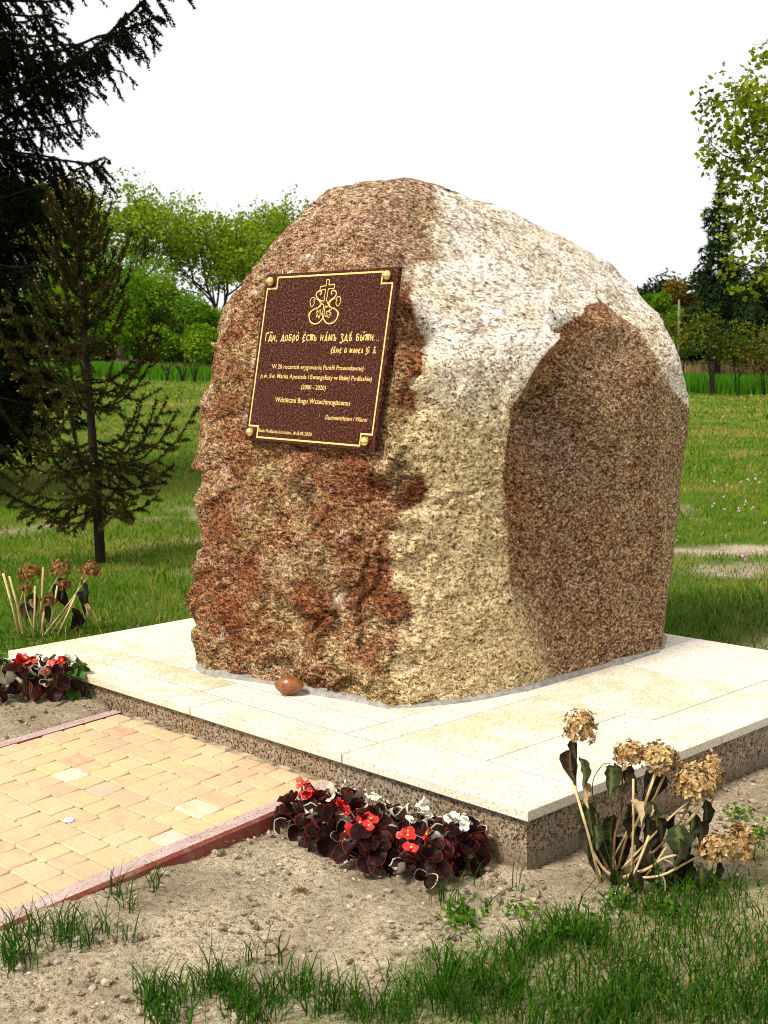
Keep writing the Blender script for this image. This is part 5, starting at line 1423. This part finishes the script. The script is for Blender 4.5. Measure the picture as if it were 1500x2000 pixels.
leaves = [(*lp(1108,1432,.01), 'd', 1.6, 1.35, .55), (*lp(1118,1465,.0), 'g', -.3, 1.15, .85), (*lp(1098,1458,.03), 'd', 1.0, 1.25, .95), (*lp(1125,1520,.0), 'p', .2, 1.2, .9), (*lp(1138,1540,.0), 'p', 2.6, 1.3, .6), (*lp(1137,1560,.0), 'g', 2.0, 1.45, .9),
          (*lp(1135,1610,.0), 'd', 2.4, 1.4, .8), (*lp(1150,1605,.0), 'g', .6, 1.4, .7), (*lp(1182,1487,.02), 'g', .2, 1.35, .85), (*lp(1196,1487,.03), 'g', 1.0, 1.3, .5), (*lp(1214,1500,.02), 'd', .3, 1.35, .8), (*lp(1228,1500,.06), 'd', 1.2, 1.3, .8),
          (*lp(1213,1560,-.01), 'g', -1.0, 1.5, .7), (*lp(1218,1552,-.02), 'p', -.4, .75, 1.0), (*lp(1255,1555,-.01), 'g', -.4, .9, .75), (*lp(1262,1560,-.02), 'p', -.8, 1.4, .55), (*lp(1270,1505,.05), 'd', 1.3, 1.2, 1.0), (*lp(1285,1510,.06), 'd', .8, 1.3, 1.0),
          (*lp(1312,1602,-.02), 'g', -1.4, 1.05, 1.0), (*lp(1345,1585,.02), 'g', .1, 1.25, .9), (*lp(1320,1600,.04), 'd', 2.2, 1.2, .9), (*lp(1245,1600,.05), 'd', 2.4, 1.2, 1.1), (*lp(1262,1605,.04), 'd', .4, 1.35, 1.15), (*lp(1195,1600,.05), 'g', 2.5, 1.25, .8),
          (*lp(1310,1665,.0), 'd', -.6, 1.3, 1.0), (*lp(1335,1668,.03), 'd', .5, 1.35, 1.05), (*lp(1400,1690,.01), 'd', -.9, 1.4, .9), (*lp(1300,1690,-.02), 'd', -2.0, 1.25, .75), (*lp(1215,1650,.06), 'd', 1.6, 1.3, 1.0), (*lp(1285,1730,-.02), 'd', 1.6, .9, .6), (*lp(1255,1720,.05), 'd', .6, 1.0, .8), (*lp(1340,1700,.02), 'd', 2.8, 1.2, .8),
          (*lp(1230,1620,.08), 'd', .2, 1.3, 1.1), (*lp(1280,1630,.08), 'd', 1.1, 1.2, 1.1), (*lp(1380,1570,.05), 'g', -.2, 1.3, .8), (*lp(1290,1740,-.04), 'p', 2.0, 1.4, .5)]
for _k in range(16): leaves.append((*lp(rl.uniform(1150, 1370), rl.uniform(1590, 1715), rl.uniform(-.05, .09)), rl.choice('ddg'), rl.uniform(-3, 3), rl.uniform(.9, 1.5), rl.uniform(.6, 1.05)))
hydrangea((hx, hy, float(ground_z(hx, hy))), 'faded hydrangea with seven tan flower heads and drooping leaves beside the plinth corner', heads, stems, canes, leaves, 71, 'tan')
K2 = 409.0
def lq(px, py, y=0.0): return ((px-80)/K2, y, (1255-py)/K2)
heads = [(*lq(60,1127,.0), .052, .048, 130, 0, 0, 0), (*lq(120,1120,.03), .050, .046, 120, 0, 0, 0), (*lq(182,1122,.0), .052, .042, 120, 0, 0, .3), (*lq(100,1180,-.03), .030, .034, 45, 0, 0, 0), (*lq(128,1152,.02), .032, .030, 45, 0, 0, 0), (*lq(55,1155,-.02), .03, .03, 40, 0, 0, 0)]
stems = [([lq(45,1255), lq(35,1210), lq(44,1170), lq(58,1135)], .0045, straw), ([lq(80,1258,.02), lq(80,1220,.02), lq(95,1170,.02), lq(118,1130,.03)], .0045, straw), ([lq(75,1262), lq(110,1220), lq(150,1170), lq(180,1130)], .005, straw),
         ([lq(90,1258,.03), lq(128,1205,.03), lq(152,1165,.02), lq(165,1135,.0)], .004, straw), ([lq(60,1255,-.02), lq(70,1220,-.03), lq(84,1200,-.03), lq(98,1185,-.03)], .0035, woody), ([lq(70,1258), lq(52,1200), lq(50,1165), lq(56,1150)], .0035, straw)]
canes = [(lq(11,1124,-.02), lq(40,1258,-.03), .006), (lq(23,1130,-.02), lq(46,1250,-.01), .0055), (lq(91,1113,-.02), lq(76,1240,-.01), .0055), (lq(74,1150,-.03), lq(66,1255,-.03), .0055), (lq(115,1152,.0), lq(95,1240,.0), .005), (lq(152,1170,-.01), lq(112,1252,-.01), .0055), (lq(84,1205,.02), lq(74,1258,.02), .005)]
leaves = [(*lq(160,1140,.0), 'g', -.5, .95, 1.25), (*lq(150,1168,.02), 'd', -.3, .8, 1.3), (*lq(165,1190,.0), 'p', -.4, .9, 1.0), (*lq(140,1200,.03), 'd', -.6, 1.3, 1.4), (*lq(110,1140,.04), 'd', .3, 1.0, 1.2), (*lq(62,1170,.05), 'd', 2.4, 1.3, 1.2), (*lq(120,1160,.05), 'd', -1.2, 1.3, 1.2), (*lq(88,1195,.05), 'd', 2.0, 1.2, 1.0),
          (*lq(150,1215,.04), 'd', -.2, 1.4, 1.2), (*lq(105,1150,.02), 'd', 1.4, .9, 1.2), (*lq(60,1180,.03), 'p', 2.6, 1.5, .7), (*lq(40,1190,.06), 'd', 1.4, 1.4, 1.0)]
gx_, gy_ = .445, 3.42
hydrangea((gx_, gy_, float(ground_z(gx_, gy_))), 'faded hydrangea with small brown heads and bare straw stems behind the left plinth corner', heads, stems, canes, leaves, 72, 'brown')

# ------------------------------------------------------------------ twigs and litter on the bed
def twig_thing(x, y, pts, r_, label, mat):
    mb = MB()
    for pl in pts: mb.tube([tuple(q) for q in crv3(pl, 3)], list(np.linspace(r_, r_*.6, (len(pl)-1)*3+1)), 6)
    tag(link('twig', mb.mesh('twig', mat), None, (x, y, float(ground_z(x, y)) + .008), (0, 0, math.atan2(RH[1], RH[0]))), label, 'twig', 'twigs on the soil')
twig_thing(-.665, .369, [[(-.012,.01,.012),(0,0,.006),(.018,-.004,.006)], [(0,0,.006),(-.004,-.01,.006)]], .0022, 'small forked twig on the bare soil below the kerb', woody)
twig_thing(-.79, .115, [[(-.026,0,.004),(0,-.004,.006),(.022,.02,.012),(.03,.05,.03)]], .0032, 'dark curved twig among the grass at the front', woody)
twig_thing(-.53, .70, [[(-.05,0,.003),(-.01,.012,.006),(.04,.004,.003)]], .0022, 'dark twig lying just under the kerb', woody)
twig_thing(-.71, .20, [[(-.01,-.02,.003),(.0,.0,.005),(.006,.03,.01)]], .0016, 'straw coloured stalk lying on the front soil', straw)
twig_thing(-.92, .52, [[(-.02,-.02,.003),(.0,.0,.009),(.02,.02,.006)], [(-.01,.0,.004),(.02,.004,.012)]], .002, 'pale dry stalk beside the kerb at the left', straw)
# dry root clump
rnd = random.Random(5); mb = MB()
for k in range(26):
    a = rnd.uniform(0, 6.28); l = rnd.uniform(.012, .032)
    mb.tube([(rnd.uniform(-.006,.006), rnd.uniform(-.006,.006), .004), (l*.5*math.cos(a), l*.5*math.sin(a), .012*rnd.random()+.006), (l*math.cos(a), l*math.sin(a), .003)], [.0018,.0014,.0006], 4)
tag(link('root_clump', mb.mesh('root_clump', woody), None, (-.527, .339, float(ground_z(-.527, .339)) + .004)), 'dry brown root clump lying on the soil below the begonias', 'roots')

# ------------------------------------------------------------------ grass
def blades(x, y, ln, wd, rg, lean=.55, curl=.6, z=None):
    n = len(x); z = ground_z(x, y) if z is None else z
    B = np.stack([x, y, z - .004], 1)
    a = rg.uniform(0, 6.283, n); le = np.abs(rg.normal(0, lean, n))
    h = np.stack([np.cos(a), np.sin(a), a*0], 1)
    f = rg.uniform(0, 6.283, n); s = np.stack([np.cos(f), np.sin(f), f*0], 1)
    up = np.array([0, 0, 1.0])
    l = ln[:, None]; w_ = wd[:, None]
    t1 = np.tan(np.minimum(le, 1.1))[:, None]
    d1 = up + h*t1*.5; d1 /= np.linalg.norm(d1, axis=1)[:, None]
    d2 = up + h*(t1*1.1 + curl*.6); d2 /= np.linalg.norm(d2, axis=1)[:, None]
    d3 = up*(.9-curl*.5) + h*(t1*1.6 + curl); d3 /= np.linalg.norm(d3, axis=1)[:, None]
    p1 = B + d1*l*.38; p2 = p1 + d2*l*.34; p3 = p2 + d3*l*.28
    V = np.stack([B - s*w_*.4, B + s*w_*.4, p1 - s*w_*.5, p1 + s*w_*.5, p2 - s*w_*.38, p2 + s*w_*.38, p3], 1).reshape(-1, 3)
    b = np.arange(n)[:, None]*7
    F = np.concatenate([b+[0,1,3], b+[0,3,2], b+[2,3,5], b+[2,5,4], b+[4,5,6]], 1).reshape(-1, 3)
    return V, F
def free(x, y, m=0.0):
    return ~in_path(x, y, .01) & ~((x > -m) & (x < PX+m) & (y > -m) & (y < PY+m))
rg = np.random.RandomState(91)
parts, tints = [], []
def lawn(n, s0, s1, l0, l1, w0, w1, spread=.36, pw=1.0, cl=0.6):
    s = (s0**pw + (s1**pw - s0**pw)*rg.rand(n))**(1/pw); u = s*rg.uniform(-spread, spread, n)
    x, y = W(s, u)
    p = np.stack([x, y, x*0], 1)
    den = (1 - soil_mask(x, y))*np.clip(.62 + cl*fbm(p, 3.5, 3, 27) + .3*fbm(p, 14, 2, 28), .04, 1)
    ok = (rg.rand(n) < den) & free(x, y, .004)
    x, y, p = x[ok], y[ok], p[ok]; s = s[ok]
    hgt = np.clip(1 + .55*fbm(p, 2.0, 2, 29), .45, 1.7)
    ln = rg.uniform(l0, l1, len(x))*hgt; wd = rg.uniform(w0, w1, len(x))
    V, F = blades(x, y, ln, wd, rg)
    dry = smst(-.06, .40, fbm(p, .55, 3, 61) + .3*fbm(p, 3, 3, 62))*smst(5, 8, s)
    t = np.clip(.30*rg.rand(len(x)) + .22*fbm(p, 1.1, 2, 33) + .08 + .22*smst(4.5, 10, s), 0, .62)
    t = np.where(s < 4.3, np.where(rg.rand(len(x)) < .2, t*1.1, t*.5), t)
    isdry = rg.rand(len(x)) < (.05 + .62*dry + .08*(s < 4.3))
    t = np.where(isdry, rg.uniform(.78, 1, len(x)), t)
    parts.append((V, F)); tints.append(np.repeat(t, 7))
lawn(60000, 4.2, 7.5, .035, .085, .0022, .0045, .42, 1.5)
lawn(75000, 7.5, 14, .035, .075, .004, .008, .40, 1.4)
lawn(60000, 14, 27, .045, .09, .010, .018, .38, 1.4)
lawn(30000, 27, 48, .06, .12, .025, .045, .36, 1.4)
lawn(24000, 1.9, 4.3, .03, .075, .0015, .0030, .50, 1.5, 1.5)
lawn(10000, 2.0, 3.6, .02, .05, .003, .0055, .50, 1.5, .6)
# tufts: thick clumps in the front bed, stray ones on the soil
def tufts(centres, n, r, l0, l1, w0=.0022, w1=.0042, tt=(.0, .22)):
    for (x0, y0) in centres:
        k = int(n*rg.uniform(.5, 1.4)); q = rg.normal(size=(k, 2))*r
        x, y = x0+q[:, 0], y0+q[:, 1]; ok = free(x, y); x, y = x[ok], y[ok]
        V, F = blades(x, y, rg.uniform(l0, l1, len(x)), rg.uniform(w0, w1, len(x)), rg, .45, .5)
        parts.append((V, F)); tints.append(np.repeat(np.clip(rg.uniform(*tt, len(x)), 0, 1), 7))
def groundpx(px, py, z=0.0):
    d = Vector(R_RIGHT)*((px-750)/2481.46) + Vector(R_DOWN)*((py-1000)/2481.46) + Vector(R_FWD)
    k = (z - CAM.z)/d.z
    return (CX + d.x*k, CY + d.y*k)
front = [(300,1960),(370,1950),(430,1940),(470,1965),(540,1960),(590,1945),(640,1985),(680,1960),(720,1990),(820,1970),(860,1955),(900,1985),(780,2000),(880,1915),(930,1930),(985,1945),(1050,1860),(1100,1830),(1000,1890),(1150,1850),(330,2000),(500,2000),(60,1880),(110,1870),(30,1920),(150,1880),(20,1850)]
tufts([groundpx(*p) for p in front], 75, .026, .05, .12)
right = [(rg.uniform(1060, 1500), rg.uniform(1830, 2010)) for _ in range(42)] + [(rg.uniform(830, 1500), rg.uniform(1920, 2020)) for _ in range(34)] + [(rg.uniform(1180,1500), rg.uniform(1740,1840)) for _ in range(16)]
tufts([groundpx(*p) for p in right], 26, .055, .04, .11)
tufts([groundpx(*p) for p in [(185,1880),(140,1810),(90,1800),(50,1790),(250,1870),(205,1860),(230,1800),(300,1780),(545,1885),(410,1905),(255,1820),(330,1700),(500,1640),(440,1640),(860,1760),(950,1780),(905,1800),(490,1885),(395,1690)]], 11, .012, .05, .13)
tufts([groundpx(*p) for p in [(880,1770),(935,1730),(1010,1740),(640,1540),(1120,1790),(1210,1760),(1290,1770),(70,1400)]], 7, .010, .08, .18, .003, .0045)
# broad leaved weeds
def weeds(centres, n, r, ln):
    for (x0, y0) in centres:
        k = int(n*rg.uniform(.6, 1.3)); q = rg.normal(size=(k, 2))*r
        x, y = x0+q[:, 0], y0+q[:, 1]
        C = np.stack([x, y, ground_z(x, y) + rg.uniform(.004, .035, k)], 1)
        V, F = leaf_cards(C, ln, rg, .6, -.1, .15); parts.append((V, F)); tints.append(np.repeat(rg.uniform(.15, .5, k), 4))
weeds([groundpx(*p) for p in [(895,1790),(905,1810),(1270,1715),(1330,1740),(1390,1730),(1200,1775),(1090,1830),(1150,1810),(1440,1600),(1480,1640),(1300,1790),(1010,1790)]], 60, .026, .018)
grass_mt, nt, b = new_mat('grass_blade')
c = ramp(nt, attr(nt, 'tint'), [(0.0, (0.014, 0.060, 0.003)), (0.35, (0.060, 0.155, 0.005)), (0.62, (0.165, 0.245, 0.008)), (0.76, (0.25, 0.20, 0.03)), (1.0, (0.42, 0.29, 0.09))])
L(nt, c, b.inputs['Base Color']); b.inputs['Roughness'].default_value = .7; b.inputs['Specular IOR Level'].default_value = .06
t = N(nt, 'ShaderNodeBsdfTranslucent'); L(nt, c, t.inputs[0]); ms = N(nt, 'ShaderNodeMixShader'); ms.inputs[0].default_value = .3
L(nt, b.outputs[0], ms.inputs[1]); L(nt, t.outputs[0], ms.inputs[2]); L(nt, ms.outputs[0], nt.nodes['Material Output'].inputs[0])
tag(link('grass', tri_mesh('grass', parts, grass_mt, tints)), kind='stuff')
# straw and dead blades lying on the bed
n = 1500; x = rg.uniform(-1.6, 2.2, n); y = rg.uniform(-.8, 2.9, n); ok = (soil_mask(x, y) > .35) & free(x, y); x, y = x[ok], y[ok]; n = len(x)
a = rg.uniform(0, 6.28, n); l = rg.uniform(.008, .038, n)*rg.rand(n)**.5; d = np.stack([np.cos(a), np.sin(a), rg.uniform(-.1, .25, n)], 1); sd_ = np.stack([-np.sin(a), np.cos(a), a*0], 1)
B = np.stack([x, y, ground_z(x, y) + rg.uniform(.004, .012, n)], 1); wd = rg.uniform(.0006, .0013, n)[:, None]
V = np.stack([B - sd_*wd, B + sd_*wd, B + d*l[:, None] + sd_*wd*.6, B + d*l[:, None] - sd_*wd*.6], 1).reshape(-1, 3)
F = (np.arange(n)[:, None]*4 + [[0, 1, 2, 3]])
tag(link('straw_litter', mesh_np('straw_litter', V, F, leafy('straw_bits', (.09, .055, .025), (.50, .38, .20), 0, .9, .05), False, {'tint': np.repeat(rg.rand(n), 4)})), kind='stuff')
# clover flowers on the lawn to the right
n = 45; s = rg.uniform(7, 14, n); u = s*rg.uniform(.2, .36, n); x, y = W(s, u)
C = np.stack([x, y, ground_z(x, y) + rg.uniform(.03, .08, n)], 1); V, F = leaf_cards(np.repeat(C, 4, 0) + rg.normal(size=(n*4, 3))*.006, .022, rg, .8, -.4)
tag(link('clover_flowers', mesh_np('clover_flowers', V, F, plain('clover_pink', (.55,.32,.45), .7))), kind='stuff')
